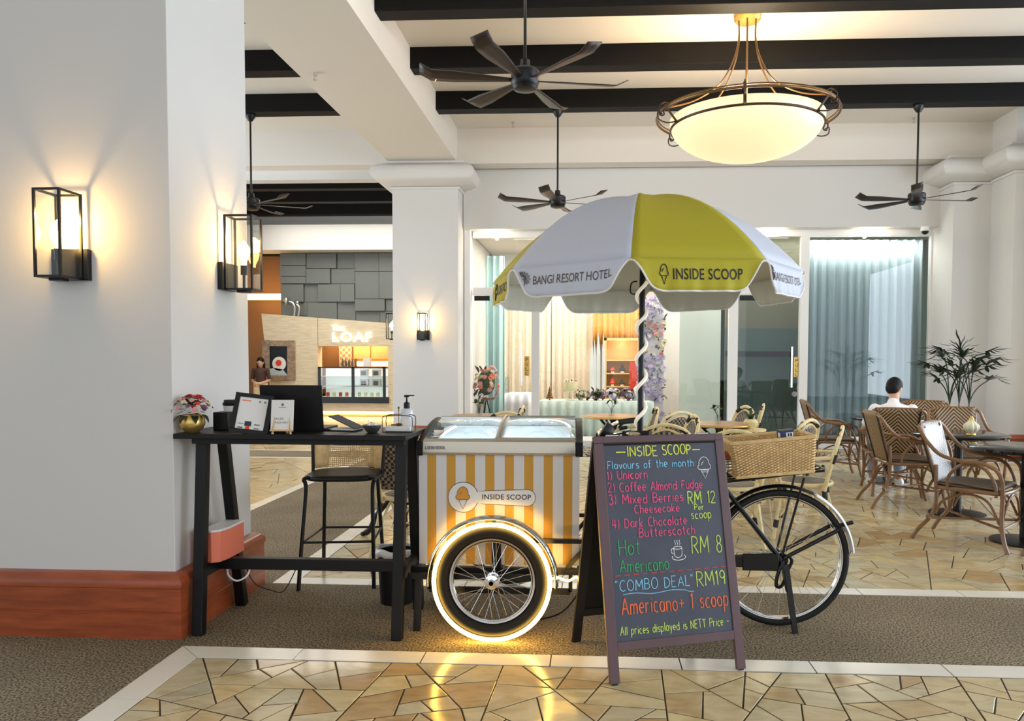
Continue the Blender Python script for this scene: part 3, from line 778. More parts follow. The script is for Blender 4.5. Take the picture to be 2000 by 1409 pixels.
# ceiling fittings
def sprinkler(loc, lb):
    tag(MB().cyl(loc, V(loc)-V((0, 0, .035)), .02, seg=10).cyl(V(loc)-V((0, 0, .03)), V(loc)-V((0, 0, .075)), .006, seg=8).cyl(V(loc)-V((0, 0, .072)), V(loc)-V((0, 0, .08)), .022, seg=10).build('sprinkler', 'steel'), lb, 'sprinkler', 'ceiling sprinklers')
sprinkler(atz(1002, 238, ZC), 'tiny sprinkler head on the ceiling above the far fan over the umbrella')
sprinkler(atz(1785, 229, ZC), 'tiny sprinkler head on the ceiling beside the right fan rod')
sprinkler(V((-3.0, 8.3, ZG)), 'tiny sprinkler head under the big white girder')
t = thing('security_camera', (5.30, 12.62, 3.55), 'white dome security camera above the curtained window', 'security camera')
MB().lathe([(0, 0.0), (.065, 0), (.07, -.05), (.06, -.07), (0, -.07)], (0, 0, -.02), 18).build('housing', 'white_plastic', t)
MB().lathe([(.055, -.09), (.05, -.12), (.03, -.14), (0, -.147)], (0, 0, 0), 16).build('dome', 'black_metal', t)
for i, px in enumerate((967, 1505, 1700)):
    p = at(px, 446, 12.78)
    o = MB().cyl((p.x, 12.74, 3.528), (p.x, 12.74, 3.515), .05, seg=16).build('downlight', 'downlight')
    tag(o, ('small lit downlight over the left glass door', 'small lit downlight right of the umbrella', 'small lit downlight over the curtained window')[i], 'downlight', 'downlights over the glass front')
    point('downlight_glow', (p.x, 12.72, 3.44), 4, (1, .85, .6), .03)

# ================================================================== BAR TABLE
TZ = 1.035
t = thing('bar_table', (-1.48, 3.97, 0), 'tall black wooden bar table beside the left pillar', 'table')
ox, oy = 1.48, -3.97
def L_(x, y, z): return V((x+ox, y+oy, z))
mb = MB(); a, b = L_(-2.085, 3.72, TZ-.026), L_(-.906, 4.16, TZ); mb.bb(a, b).build('tabletop', 'black_paint', t, bevel=.004)
MB().bb(L_(-2.02, 3.78, TZ-.056), L_(-.93, 3.81, TZ-.026)).bb(L_(-2.02, 4.08, TZ-.056), L_(-.93, 4.11, TZ-.026)).build('apron', 'black_paint', t, smooth=False)
for x, ft in ((-1.99, -1.99), (-.955, -.965)):
    for y0, y1 in ((3.84, 3.765), (4.05, 4.25)):
        MB().beam(L_(x, y0, TZ-.026), L_(ft, y1, 0), .055, .05, up=(0, 1, 0)).build('leg', 'black_paint', t, smooth=False, bevel=.004)
for x in (-1.99, -.96): MB().beam(L_(x, 3.79, .315), L_(x, 4.19, .315), .03, .06).build('side_rail', 'black_paint', t, smooth=False)
MB().beam(L_(-1.98, 3.99, .315), L_(-.97, 3.99, .315), .05, .06).build('foot_rail', 'black_paint', t, smooth=False, bevel=.004)

def on(px, py, z=TZ): return atz(px, py, z)
# flower arrangement in a gold vase
def blossom(mb, c, r, n=14, g=rnd, flat=.7, tilt=None):
    tilt = tilt or V((0, 0, 1))
    q = V((0, 0, 1)).rotation_difference(tilt.normalized()).to_matrix()
    for ringi, (rr, k, up) in enumerate(((1, n, .1), (.7, max(5, n-4), .35), (.4, 5, .6))):
        for i in range(k):
            a = 2*pi*i/k+ringi*.5+g.uniform(-.1, .1); wdt = rr*r*2.6/k*1.5
            d = V((cos(a), sin(a), 0)); s_ = V((-sin(a), cos(a), 0)); b0 = V((0, 0, 0)); m0 = d*r*rr*.6+V((0, 0, r*up*flat)); tip = d*r*rr+V((0, 0, r*up*flat*.9+.0))
            P = [b0, m0+s_*wdt/2, tip+s_*wdt*.2, tip-s_*wdt*.2, m0-s_*wdt/2]
            mb.add([q @ p+V(c) for p in P], [(0, 1, 2, 3, 4)])
    return mb
def leaf(mb, a, b, w_, bend=.2, up=V((0, 0, 1))):
    a, b = V(a), V(b); d = b-a; s_ = d.cross(up); s_ = s_.normalized() if s_.length > 1e-6 else V((1, 0, 0)); n = s_.cross(d).normalized()
    P = []; k = 5
    for i in range(k+1):
        u = i/k; c = a+d*u+n*d.length*bend*sin(pi*u)*.5; ww = w_*sin(pi*min(.97, u*.9+.08))
        P += [c+s_*ww/2, c+n*ww*.0-n*ww*.12, c-s_*ww/2]
    F = []
    for i in range(k): F += [(3*i, 3*i+1, 3*i+4, 3*i+3), (3*i+1, 3*i+2, 3*i+5, 3*i+4)]
    return mb.add(P, F)
p = on(376, 845)
t = thing('flower_vase', p, 'gold round vase of red roses and small cream flowers on the bar table', 'flower vase')
MB().lathe([(0, 0), (.03, 0), (.052, .02), (.062, .045), (.058, .075), (.045, .092), (.040, .092), (.05, .07), (.0, .02)], (0, 0, 0), 24).build('vase', 'brass', t)
g3 = random.Random(5)
mb = MB()
for i in range(60):
    a = g3.uniform(0, 2*pi); e = g3.uniform(-.15, 1.1); r = g3.uniform(.05, .085); q = V((cos(a)*cos(e)*r*1.15, sin(a)*cos(e)*r, .105+sin(e)*r*.95))
    leaf(mb, q*.75+V((0, 0, .03)), q, .02)
for i in range(7):
    a = i*2*pi/7; leaf(mb, (cos(a)*.03, sin(a)*.03, .09), (cos(a)*.085, sin(a)*.085, .05), .035, .5)
mb.build('foliage', 'leaf_dark', t)
for i in range(34):
    a = i*2.4; e = 1.25-i*.036; r = .088; q = V((cos(a)*cos(e)*r*1.1, sin(a)*cos(e)*r, .11+sin(e)*r*.82))
    big = i in (0, 1, 3)
    m_ = 'petal_red' if big or i % 9 == 0 else ('petal_cream' if i % 3 == 0 else ('petal_pink' if i % 3 == 1 else 'petal_mauve'))
    blossom(MB(), q, .036 if big else g3.uniform(.013, .018), 12 if big else 8, g3, tilt=q-V((0, 0, .07))).build('flower', m_, t)
# black box and takeaway cup behind
tag(MB().bb((-.035, -.03, 0), (.045, .06, .095)).build('napkin_box', 'black_paint', loc=on(434, 840), bevel=.004), 'small black box behind the flower vase on the bar table', 'box')
t = thing('takeaway_cup', on(452, 838), 'takeaway coffee cup with black lid and dark blue sleeve on the bar table', 'cup')
MB().lathe([(0, 0), (.028, 0), (.040, .13), (.036, .13), (.0, .01)], (0, 0, 0), 22).build('cup', 'paper', t)
mat('navy', (34, 48, 66), .6); MB().lathe([(.0302, .012), (.0395, .095), (.0375, .095), (.03, .012)], (0, 0, 0), 22).build('sleeve', 'navy', t)
MB().lathe([(.041, .126), (.043, .132), (.043, .140), (.038, .142), (.036, .156), (.0, .156)], (0, 0, 0), 22).build('lid', 'black_paint', t)
# payment sign in black frame
def stand_up(rz, tilt): return M.Rotation(rz, 4, 'Z') @ M.Rotation(tilt, 4, 'X')
p = on(484, 848)
t = thing('payment_sign', p, 'black framed payment notice leaning on the bar table', 'sign'); t.rotation_euler = (R(-14), R(7), R(8))
w_, h = .082, .205
MB().bb((-w_-.012, 0, 0), (w_+.012, .014, .024)).bb((-w_-.012, 0, h-.02), (w_+.012, .014, h)).bb((-w_-.012, 0, .02), (-w_+.012, .014, h-.02)).bb((w_-.012, 0, .02), (w_+.012, .014, h-.02)).build('frame', 'black_paint', t, smooth=False)
o = MB().bb((-w_+.01, .004, .02), (w_-.01, .010, h-.02)).build('paper_sheet', 'paper', t, smooth=False)
for i, (x, z, a, b, m_) in enumerate([(-.01, .052, .016, .012, 'navy'), (-.01, .03, .010, .010, 'petal_red'), (-.045, .05, .013, .002, 'print_grey'), (.035, .05, .014, .003, 'print_grey'), (-.045, .03, .012, .003, 'leaf'), (.035, .03, .012, .003, 'print_grey'), (-.035, .168, .022, .003, 'coral'), (.03, .168, .004, .005, 'print_grey'), (.055, .168, .004, .005, 'print_grey')]):
    MB().bb((x-a, .0028, z-b/1), (x+a, .004, z+b)).build('printed_mark', m_, o, smooth=False)
MB().bb((-.02, .03, -.0), (.02, .06, .15)).build('back_strut', 'black_paint', t, smooth=False)
# laptop seen from behind
p = on(555, 846); p.y += .02
t = thing('laptop', V((p.x, 3.93, TZ)), 'black laptop standing open with its back to the camera on the bar table', 'laptop')
MB().xf(M.Identity(4)).bb((-.165, .0, .0), (.165, .22, .014)).build('keyboard_base', 'black_paint', t, bevel=.003)
o = MB().bb((-.165, -.008, 0), (.165, 0, .232)).build('screen_lid', 'black_paint', t, bevel=.003); o.location = (0, .0, .01); o.rotation_euler = (R(6), 0, 0)
# small easel with the enquiry card
p = on(550, 848.5)
t = thing('enquiry_card', p, 'white sales enquiry card on a little wooden easel in front of the laptop', 'sign'); t.rotation_euler = (R(-8), 0, R(4))
o = MB().bb((-.056, 0, .022), (.056, .004, .172)).build('card', 'paper', t, smooth=False)
mb = MB(); text(mb, 'SALES', lambda u, v: V((-.042+u*.05, -.001, .072+v*.011))); text(mb, 'ENQUIRY', lambda u, v: V((-.042+u*.075, -.001, .052+v*.011))); mb.build('lettering', 'print_grey', o, smooth=False)
MB().lathe([(0, 0), (.007, 0)], (0, -.001, .148), 16, rot=M.Rotation(R(90), 3, 'X')).bb((-.018, -.001, .133), (.018, 0, .135)).build('emblem', 'print_grey', o, smooth=False)
MB().beam((-.045, -.004, 0), (-.03, .012, .15), .009, .008).beam((.045, -.004, 0), (.03, .012, .15), .009, .008).beam((.01, .06, 0), (0, .006, .12), .008, .008).bb((-.056, -.012, .014), (.056, .004, .022)).build('easel', 'sand_wood', t, smooth=False)
# bill folder, cable, candy bowl
p = on(672, 842)
t = thing('bill_folder', p, 'dark grey bill folder lying half open on the bar table', 'folder'); t.rotation_euler = (0, 0, R(-8))
MB().bb((-.08, -.03, 0), (.07, .08, .006)).build('cover', 'black_paint', t, smooth=False)
MB().bb((-.075, -.025, .006), (.065, .075, .012)).build('paper_sheets', 'paper', t, smooth=False)
mat('slate', (62, 66, 72), .5); o = MB().bb((-.16, -.03, -.002), (0, .08, .003)).build('flap', 'slate', t, smooth=False); o.location = (.075, 0, .014); o.rotation_euler = (0, R(23), 0)
tag(MB().tube(spline([on(622, 842)+V(q) for q in ((0, 0, .006), (.02, .01, .014), (.05, -.008, .006), (.07, .01, .01), (.03, .02, .006), (.09, .02, .006))], 6), .004, 6).build('charging_cable', 'black_paint'), 'black coiled cable beside the laptop on the bar table', 'cable')
p = on(727, 846)
t = thing('candy_bowl', p, 'small steel bowl of wrapped sweets on the bar table', 'bowl')
MB().lathe([(0, .004), (.02, 0), (.026, .003), (.045, .028), (.05, .042), (.047, .042), (.04, .027), (.02, .008), (0, .007)], (0, 0, 0), 26).build('bowl', 'steel', t)
for i in range(9):
    a = i*2.4; r = .028*sqrt(i/9)
    o = MB().ball((0, 0, 0), (.013, .009, .008), 7, 5).add([(-.012, 0, 0), (-.024, .008, .003), (-.024, -.008, -.002)], [(0, 1, 2)]).add([(.012, 0, 0), (.024, .008, .003), (.024, -.008, -.002)], [(0, 2, 1)]).build('wrapped_sweet', 'paper')
    o.location = p+V((r*cos(a), r*sin(a), .034+.008*(i % 2))); o.rotation_euler = (i, i*.7, i*1.3); tag(o, 'white wrapped sweet in the steel bowl', 'sweet', 'wrapped sweets in the bowl')
# napkin holder with wire loop
p = on(776, 845)
t = thing('napkin_holder', p, 'wire napkin holder with white napkins and a bronze weight on the bar table', 'napkin holder')
MB().tube(spline([(-.075, 0, .004), (-.078, 0, .06), (-.06, 0, .085), (.06, 0, .085), (.078, 0, .06), (.075, 0, .004)], 6), .0022, 6).tube(spline([(-.075, .075, .004), (-.078, .075, .06), (-.06, .075, .085), (.06, .075, .085), (.078, .075, .06), (.075, .075, .004)], 6), .0022, 6).build('wire_loop', 'bronze_dark', t)
MB().bb((-.078, -.003, 0), (.078, .08, .004)).build('tray', 'black_metal', t, smooth=False)
MB().bb((-.066, .005, .004), (.066, .07, .03)).build('napkin_stack', 'paper', t, bevel=.004)
MB().cyl((.0, .03, .03), (.0, .03, .12), .002, seg=6).ball((0, .03, .125), .006, 8, 6).ball((0, .03, .112), .004, 8, 6).ball((.0, .03, .038), (.02, .015, .008), 10, 6).cyl((-.04, .03, .036), (0, .03, .036), .004, seg=6).build('weight_arm', 'bronze', t)
# pump bottle
p = on(792, 843); p.y += .05
t = thing('pump_bottle', V((p.x-.005, p.y, TZ)), 'clear hand sanitiser pump bottle with a black pump on the bar table', 'bottle')
mat('gel', (214, 220, 226), .1, spec=.6)
MB().lathe([(0, 0), (.03, 0), (.034, .006), (.034, .098), (.028, .11), (.014, .118), (0, .118)], (0, 0, 0), 22).build('bottle', 'gel', t)
MB().lathe([(.016, .117), (.016, .145), (.009, .15), (.005, .152), (.005, .165), (0, .165)], (0, 0, 0), 14).build('collar', 'black_paint', t)
MB().lathe([(.004, .16), (.004, .178), (0, .178)], (0, 0, 0), 8).bb((-.012, -.008, .176), (.012, .008, .188)).bb((.0, -.005, .182), (.04, .005, .188)).build('pump_head', 'black_paint', t)
MB().bb((-.02, -.0355, .03), (.02, -.034, .09)).bb((-.012, -.036, .045), (.012, -.035, .047)).build('label', 'paper', t, smooth=False)

# coral cake box on the side rail
t = thing('coral_box', (-1.985, 4.0, .346), 'coral orange box with white lid resting on the left rail of the bar table', 'box')
pl = [(-.04, -.13), (.02, -.145), (.055, -.12), (.07, -.05), (.07, .13), (-.04, .13)]
MB().prism(pl, 0, .16).build('box_body', 'coral', t, bevel=.004)
MB().prism([(x*1.04, y*1.02) for x, y in pl], .16, .172).build('lid', 'white_plastic', t, bevel=.003)
tag(MB().tube(spline([(-1.95, 4.0, .29), (-1.93, 3.97, .25), (-1.88, 3.96, .225), (-1.83, 3.97, .25), (-1.82, 3.99, .29)], 6), .005, 6).build('cable_loop', 'white_plastic'), 'short white cable looping below the foot rail of the bar table', 'cable')
tag(MB().tube(spline([(-1.84, 3.99, .285), (-1.8, 4.0, .2), (-1.72, 4.02, .16), (-1.66, 4.05, .15), (-1.60, 4.1, .28)], 6), .003, 6).build('thin_cable', 'black_paint'), 'thin black cable hanging near the back left leg of the bar table', 'cable')
# bin
t = thing('waste_bin', (-1.12, 4.37, 0), 'black round waste bin with a white liner behind the bar table', 'bin')
MB().lathe([(0, 0), (.095, 0), (.112, .30), (.106, .30), (.09, .01), (0, .01)], (0, 0, 0), 30).build('bin_body', 'black_paint', t)
def lin_(u, v):
    a = u*2*pi; r = .108+.012*sin(v*pi)+.003*sin(a*9+v*3); return V((r*cos(a), r*sin(a), .27+.05*v+.006*sin(a*5)))
MB().grid(lin_, 48, 5).build('bin_liner', 'white_plastic', t, solid=.002)

# ================================================================== BAR STOOL
t = thing('bar_stool', (-1.56, 4.80, 0), 'black metal bar stool with a woven cane back behind the bar table', 'stool', rz=R(6))
def seat_shape(s, z): return [(s*.5*((abs(cos(a))**.7)*(1 if cos(a) > 0 else -1)), s*.45*((abs(sin(a))**.7)*(1 if sin(a) > 0 else -1))) for a in [2*pi*k/36 for k in range(36)]]
MB().prism(seat_shape(.44, 0), .70, .725).build('seat', 'black_paint', t, bevel=.01)
MB().tube([V((x, y, .70)) for x, y in seat_shape(.46, 0)], .012, 8, closed=True).build('seat_ring', 'black_metal', t)
t.scale = (1, 1, .955)
for x, y, fx, fy in ((-.20, -.17, -.235, -.25), (.20, -.17, .215, -.22), (-.17, .17, -.20, .24), (.17, .17, .2, .24)):
    MB().tube(spline([(x*.9, y*.95, .712), (x*1.08, y*1.05, .70), (x+(fx-x)*.1, y+(fy-y)*.1, .64), (x+(fx-x)*.55, y+(fy-y)*.55, .33), (fx, fy, 0)], 5), .0125, 8).build('leg', 'black_metal', t)
mb = MB(); fr = [(-.218, -.215, .30), (.208, -.20, .30), (.19, .21, .30), (-.19, .21, .30)]
for i in range(4):
    mb.cyl(fr[i], fr[(i+1) % 4], .008, seg=8)
mb.build('foot_ring', 'black_metal', t)
def bk(u, v):
    x = (u-.5)*.44; return V((x, .20-(.12*(abs(u-.5)*2)**2.2)+.045*v, .735+.20*v))
mb = MB().tube(spline([bk(0, -.25), bk(-.01, .2), bk(-.02, 1), bk(.05, 1.06), bk(.3, 1.07), bk(.7, 1.07), bk(.95, 1.06), bk(1.02, 1), bk(1.01, .2), bk(1, -.25)], 5), .011, 8)
mb.build('back_frame', 'black_metal', t)
mb = MB()
for i in range(37):
    u = i/36; mb.tube([bk(u, v/8) for v in range(9)], .0034, 4)
for j in range(17):
    v = j/16; mb.tube([bk(u/24, v) for u in range(25)], .0034, 4)
mb.build('cane_webbing', 'wicker', t)
for (u0, u1) in ((0, .18), (.82, 1)):
    MB().grid(lambda u, v: bk(u0+(u1-u0)*u, v), 4, 6).build('cane_border', 'wicker', t, solid=.005)

# ================================================================== ICE CREAM FREEZER
FX, FY = -.895, 3.96
t = thing('ice_cream_freezer', (FX, FY, .335), 'yellow and white striped chest freezer with sliding glass lids on the tricycle', 'freezer', rz=R(1.2))
WF, DF, HF = .84, .56, .585
mb = MB(); T_ = .045
mb.bb((0, 0, 0), (WF, T_, HF)).bb((0, DF-T_, 0), (WF, DF, HF)).bb((0, T_, 0), (T_, DF-T_, HF)).bb((WF-T_, T_, 0), (WF, DF-T_, HF)).bb((T_, T_, 0), (WF-T_, DF-T_, .06))
mb.build('cabinet', 'stripe_wrap', t, smooth=False)
MB().bb((T_, T_+.001, .06), (WF-T_, T_+.006, HF+.06)).bb((T_, DF-T_-.006, .06), (WF-T_, DF-T_-.001, HF+.1)).bb((T_+.001, T_, .06), (T_+.006, DF-T_, HF+.05)).bb((WF-T_-.006, T_, .06), (WF-T_-.001, DF-T_, HF+.05)).bb((T_, T_, .3), (WF-T_, DF-T_, .305)).build('inner_liner', 'white_plastic', t, smooth=False)
# side profile of the top
def prof_top(v):       # v 0 front .. 1 back: (y, z)
    return (.0+DF*v, HF+.062+.085*sin(v*pi*.5)**.9)
cap = [(-.012, HF-.012), (-.012, HF+.065)]+[prof_top(v/8) for v in range(9)]+[(DF+.012, HF+.13), (DF+.012, HF-.012)]
for x0, x1 in ((-.010, .022), (WF-.022, WF+.018)):
    MB().prism([(y, z) for y, z in cap], x0, x1, lambda y, z, x: V((x, y, z))).build('end_cap', 'black_paint', t, bevel=.006)
mat('champagne', (196, 188, 172), .32, metal=.6)
tr = MB().prism([(-.016, HF-.006), (-.022, HF+.006), (-.012, HF+.066), (.03, HF+.074), (.03, HF-.006)], .022, WF-.022, lambda y, z, x: V((x, y, z))).build('front_trim', 'champagne', t, bevel=.003)
MB().bb((.022, DF-.03, HF+.09), (WF-.022, DF+.01, HF+.15)).build('rear_trim', 'white_plastic', t, bevel=.004)
mb = MB(); text(mb, 'LIEBHERR', lambda u, v: V((.036+u*.105, -.0235+.008*v*.4, HF+.024+v*.016)), bold=.02, spacing=1.08); mb.build('lettering', 'print_grey', tr, smooth=False)
for i, (x0, x1, dz) in enumerate(((.022, WF*.52, .0), (WF*.47, WF-.022, .007))):
    o = MB().grid(lambda u, v: V((x0+(x1-x0)*u, .03+(prof_top(v)[0])*.95-.0, prof_top(.04+.96*v)[1]+dz-.004)), 2, 10).build('glass_lid', 'lid_glass', t, solid=.004)
    mb = MB()
    for x in ((x1-.012,) if i == 0 else (x0+.012,)):
        mb.tube([V((x, .03+prof_top(k/10)[0]*.95, prof_top(.04+.96*k/10)[1]+dz)) for k in range(11)], .009, 6)
    mb.tube([V((x0, .032, prof_top(.04)[1]+dz)), V((x1, .032, prof_top(.04)[1]+dz))], .006, 6).tube([V((x0, DF*.95+.02, prof_top(1)[1]+dz)), V((x1, DF*.95+.02, prof_top(1)[1]+dz))], .006, 6)
    mb.build('lid_frame', 'champagne', t)
area('freezer_light', (FX+.42, FY+.10, .335+HF+.02), (R(25), 0, 0), .7, .04, 3.0, (.9, .96, 1))  # added lamp under the front trim, brightens the dark freezer interior
# spoon logo
def spoonshape(off):
    cx, cz, r = .233, .31+.045, .078+off; P = []
    a0 = 20 if off == 0 else 19
    for k in range(29):
        a = R(a0+ (360-2*a0)*k/28); P.append((cx+r*cos(a), cz+r*sin(a)))
    P.append((cx+.108, cz-.033-off))
    ex, er = cx+.335, .042+off*.9
    for k in range(13):
        a = R(-95+190*k/12); P.append((ex+er*cos(a), cz+.0+er*sin(a)))
    P.append((cx+.108, cz+.033+off)); return P
lg = MB().prism(spoonshape(.0035), -.0012, 0, lambda x, z, y: V((x, y, z))).build('logo_outline', 'print_brown', t, smooth=False)
MB().prism(spoonshape(0), -.0022, -.0012, lambda x, z, y: V((x, y, z))).build('logo_plate', 'white_plastic', lg, smooth=False)
mb = MB(); text(mb, 'INSIDE SCOOP', lambda u, v: V((.333+u*.255, -.0032, .345+v*.027)), bold=.012, spacing=1.05); mb.build('lettering', 'print_black', lg, smooth=False)
def cone_icon(fn, lw, icefill=None):
    "outline of an ice cream cone; fn(x, y) maps a unit box to the surface"
    out = []
    ice = [(.0, .46), (-.04, .56), (.06, .63), (.1, .80), (.3, .95), (.52, 1.0), (.75, .93), (.88, .78), (.9, .66), (1.0, .58), (.98, .47), (.85, .43), (.5, .42), (.15, .42), (.0, .46)]
    con = [(.18, .42), (.5, .0), (.82, .42)]
    out.append([fn(*p) for p in spline([V((a, b, 0)).to_tuple() for a, b in ice], 4) for p in [(p.x, p.y)]])
    out.append([fn(*p) for p in con]); out.append([fn(*p) for p in ((.28, .62), (.34, .74), (.46, .78))])
    return out
mb = MB(); ic = cone_icon(lambda x, y: V((.196+x*.070, -.0034, .293+y*.118)), .003)
for l in ic: mb.tube(l, .0016, 4)
mb.build('cone_outline', 'print_brown', lg)
MB().add([p+V((0, .0006, 0)) for p in ic[0][:-1]], [tuple(range(len(ic[0])-1))]).build('scoop_fill', 'logo_orange' if 'logo_orange' in MT else mat('logo_orange', (226, 158, 52), .5), lg, smooth=False)

# ================================================================== CARGO TRICYCLE
TC = V((.26, 4.2, 0))
tri = thing('cargo_tricycle', TC, 'black cargo tricycle with spoked wheels that carries the striped freezer', 'tricycle')
def tb(mb, name, m, parent=None, **k):
    return mb.xf(M.Translation(-TC)).build(name, m, tri, **k)
def wheel(name, c, Rw, tr, rim_r, ns, lb=None, spoke_m='chrome'):
    loc = V(c)-TC
    w_ = MB().tube(ring((0, 0, 0), Rw-tr, 72), tr, 10, closed=True).build(name, 'rubber', tri); w_.location = loc
    if lb: w_['label'] = lb
    MB().tube(ring((0, 0, 0), rim_r, 72), .010, 6, closed=True).tube(ring((0, -.008, 0), rim_r-.012, 72), .005, 6, closed=True).tube(ring((0, .008, 0), rim_r-.012, 72), .005, 6, closed=True).build('rim', 'chrome', w_)
    MB().lathe([(0, -.05), (.014, -.05), (.016, -.035), (.036, -.03), (.036, -.024), (.018, -.02), (.018, .02), (.036, .024), (.036, .03), (.016, .035), (.014, .05), (0, .05)], (0, 0, 0), 22, rot=M.Rotation(R(90), 3, 'X')).build('hub', spoke_m if spoke_m == 'chrome' else 'black_metal', w_)
    me = None
    for k in range(ns):
        a = 2*pi*k/ns; side = 1 if k % 2 else -1; off = R(34)*(1 if (k//2) % 2 else -1)
        p = V((.033*cos(a+off), .027*side, .033*sin(a+off))); q = V(((rim_r-.01)*cos(a), 0, (rim_r-.01)*sin(a)))
        MB().tube([p, q], .0013, 4).build('spoke', spoke_m, w_)
    return w_
FWc = V((-.487, 3.79, .302)); RWc = V((1.005, 4.1, .365))
wheel('front_wheel', FWc, .284, .032, .212, 32, 'near front wheel with a glowing light ring')
wheel('front_wheel', FWc+V((0, .94, 0)), .300, .026, .24, 28, 'far front wheel')
wheel('rear_wheel', RWc, .365, .019, .332, 36, 'large rear wheel', 'steel')
lr = MB().tube(ring(FWc+V((0, -.03, 0)), .290, 96), .0105, 8, closed=True).tube(spline([FWc+V(q) for q in ((.292, -.03, .02), (.33, -.03, .03), (.38, -.03, .015), (.42, -.02, .03), (.47, 0, .01))], 5), .006, 6)
lr = tb(lr, 'light_ring', 'led'); lr['label'] = 'glowing warm white light tube'
def fender(c, r0, a0, a1, wdt, name, m):
    mb = MB(); c = V(c); n = 36
    def fn(u, v):
        a = R(a0+(a1-a0)*u); s = (v-.5)*2; r = r0+.014*(1-s*s); return c+V((r*cos(a), s*wdt/2, r*sin(a)))
    return tb(mb.grid(fn, n, 8), name, m, solid=.002)
fender(FWc+V((0, 0, .0)), .318, -4, 184, .09, 'fender', 'chrome')
fender(FWc+V((0, .94, 0)), .318, -4, 184, .09, 'fender', 'chrome')
fender(RWc, .378, 5, 62, .06, 'rear_fender', 'white_paint'); fender(RWc, .378, 62, 150, .06, 'rear_fender', 'black_metal')
bl = 'black_metal'
# cradle under the freezer
mb = MB()
for y in (3.93, 4.60):
    mb.beam((-.93, y, .318), (.02, y, .318), .035, .03).beam((-.62, y, .475), (.02, y, .475), .022, .022).beam((0, y, .47), (-.12, y, .33), .022, .022, up=(0, 1, 0)).beam((-.47, y, .32), (-.47, y, .47), .022, .022, up=(0, 1, 0))
for x in (-.9, -.47, -.05): mb.beam((x, 3.93, .315), (x, 4.6, .315), .03, .03)
tb(mb, 'cradle_frame', bl, smooth=False)
tb(MB().beam((-.93, 3.72+.14, .30), (-.2, 3.86, .30), .02, .03).cyl((-.487, 3.74, .302), (-.487, 4.8, .302), .012, seg=10), 'axle', bl)
tb(MB().beam((-.487, 3.845, .302), (-.487, 3.86, .62), .02, .012, up=(0, 1, 0)), 'wheel_bracket', bl, smooth=False)
mb = MB()
for y in (3.93, 4.6): mb.beam((-.89, y, .31), (-.895, y-.03, 0), .035, .03, up=(0, 1, 0))
tb(mb, 'parking_leg', bl, smooth=False)
tb(MB().beam((-.85, 4.0, .19), (-.1, 4.0, .19), .02, .03).beam((-.85, 4.0, .19), (-.85, 4.0, .32), .02, .02, up=(0, 1, 0)).beam((-.1, 4.0, .19), (-.1, 4.0, .32), .02, .02, up=(0, 1, 0)), 'lower_rail', bl, smooth=False)
# rear frame
H_ = RWc
mb = MB()
for s in (-.05, .05):
    mb.tube([H_+V((0, s, 0)), V((.66, 4.1+s*.5, .80))], .013, 8).tube([H_+V((0, s, .0)), V((.42, 4.1+s*.6, .33))], .014, 8)
mb.tube([V((.70, 4.1, .70)), V((.62, 4.1, .90))], .017, 10).tube([V((.42, 4.1, .33)), V((.66, 4.1, .82))], .018, 10).tube(spline([V((.42, 4.1, .33)), V((.25, 4.12, .42)), V((.1, 4.2, .45)), V((0, 4.25, .40))], 6), .022, 10).tube(spline([V((.6, 4.1, .7)), V((.4, 4.15, .62)), V((.15, 4.22, .5))], 6), .018, 10)
mb.tube(spline([V((0, 4.3, .42)), V((.02, 4.3, .8)), V((.05, 4.3, 1.0))], 5), .016, 10)
tb(mb, 'frame', bl)
mb = MB()
for s in (-.055, .055):
    mb.tube([H_+V((.01, s, .01)), H_+V((.305, s*1.1, .175))], .011, 8)
    mb.tube([H_+V((.0, s, .02)), H_+V((.10, s*1.6, .44))], .0065, 6)
mb.tube([H_+V((.295, -.075, .17)), H_+V((.295, .075, .17))], .009, 8).tube([H_+V((.295, 0, .17)), H_+V((.38, 0, .195))], .011, 8)
tb(mb, 'fender_stay', bl)
mb = MB(); rz_ = .765
def rk(x, y): return V((x, 4.1+y, .815+(x-.95)*.13))
mb.tube([rk(.58, -.11), rk(1.2, -.11), rk(1.215, -.06), rk(1.215, .06), rk(1.2, .11), rk(.58, .11)], .0065, 6)
for x in (.7, .85, 1.0, 1.15): mb.tube([rk(x, -.11), rk(x, .11)], .005, 6)
for y in (-.04, .04): mb.tube([rk(.6, y), rk(1.2, y)], .005, 6)
mb.ball(rk(1.225, -.0), (.012, .02, .012), 8, 6)
tb(mb, 'luggage_rack', bl)
# kickstand, chain, chain case, cog
tb(MB().beam(H_+V((.02, -.06, -.02)), (1.065, 3.985, 0.0), .026, .03, up=(0, 1, 0)).beam(H_+V((0, -.06, 0)), H_+V((.03, -.075, -.16)), .02, .025, up=(0, 1, 0)), 'kickstand', bl, smooth=False)
tb(MB().tube(spline([H_+V((.01, -.065, 0)), H_+V((-.02, -.07, -.06)), H_+V((-.03, -.07, -.13)), H_+V((0, -.07, -.13)), H_+V((.03, -.068, -.05)), H_+V((.05, -.065, .0)), H_+V((.03, -.065, .03))], 6), .009, 6), 'brake_arm', bl)
mb = MB()
for z0, z1 in ((.035, .05), (-.03, -.05)):
    n = 44
    for i in range(n):
        p = H_+V((-.6*i/n, -.045, z0+(z1-z0)*i/n)); mb.box(p, (.011, .006, .008 if i % 2 else .005))
tb(mb, 'chain', 'steel', smooth=False)
tb(MB().bb((.38, 4.035, .325), (.93, 4.05, .385)).bb((.80, 4.03, .31), (.99, 4.04, .40)), 'chain_case', bl, bevel=.006)
tb(MB().lathe([(.018, -.004), (.036, -.004), (.036, .004), (.018, .004)], H_+V((0, -.046, 0)), 18, rot=M.Rotation(R(90), 3, 'X')), 'sprocket', bl)
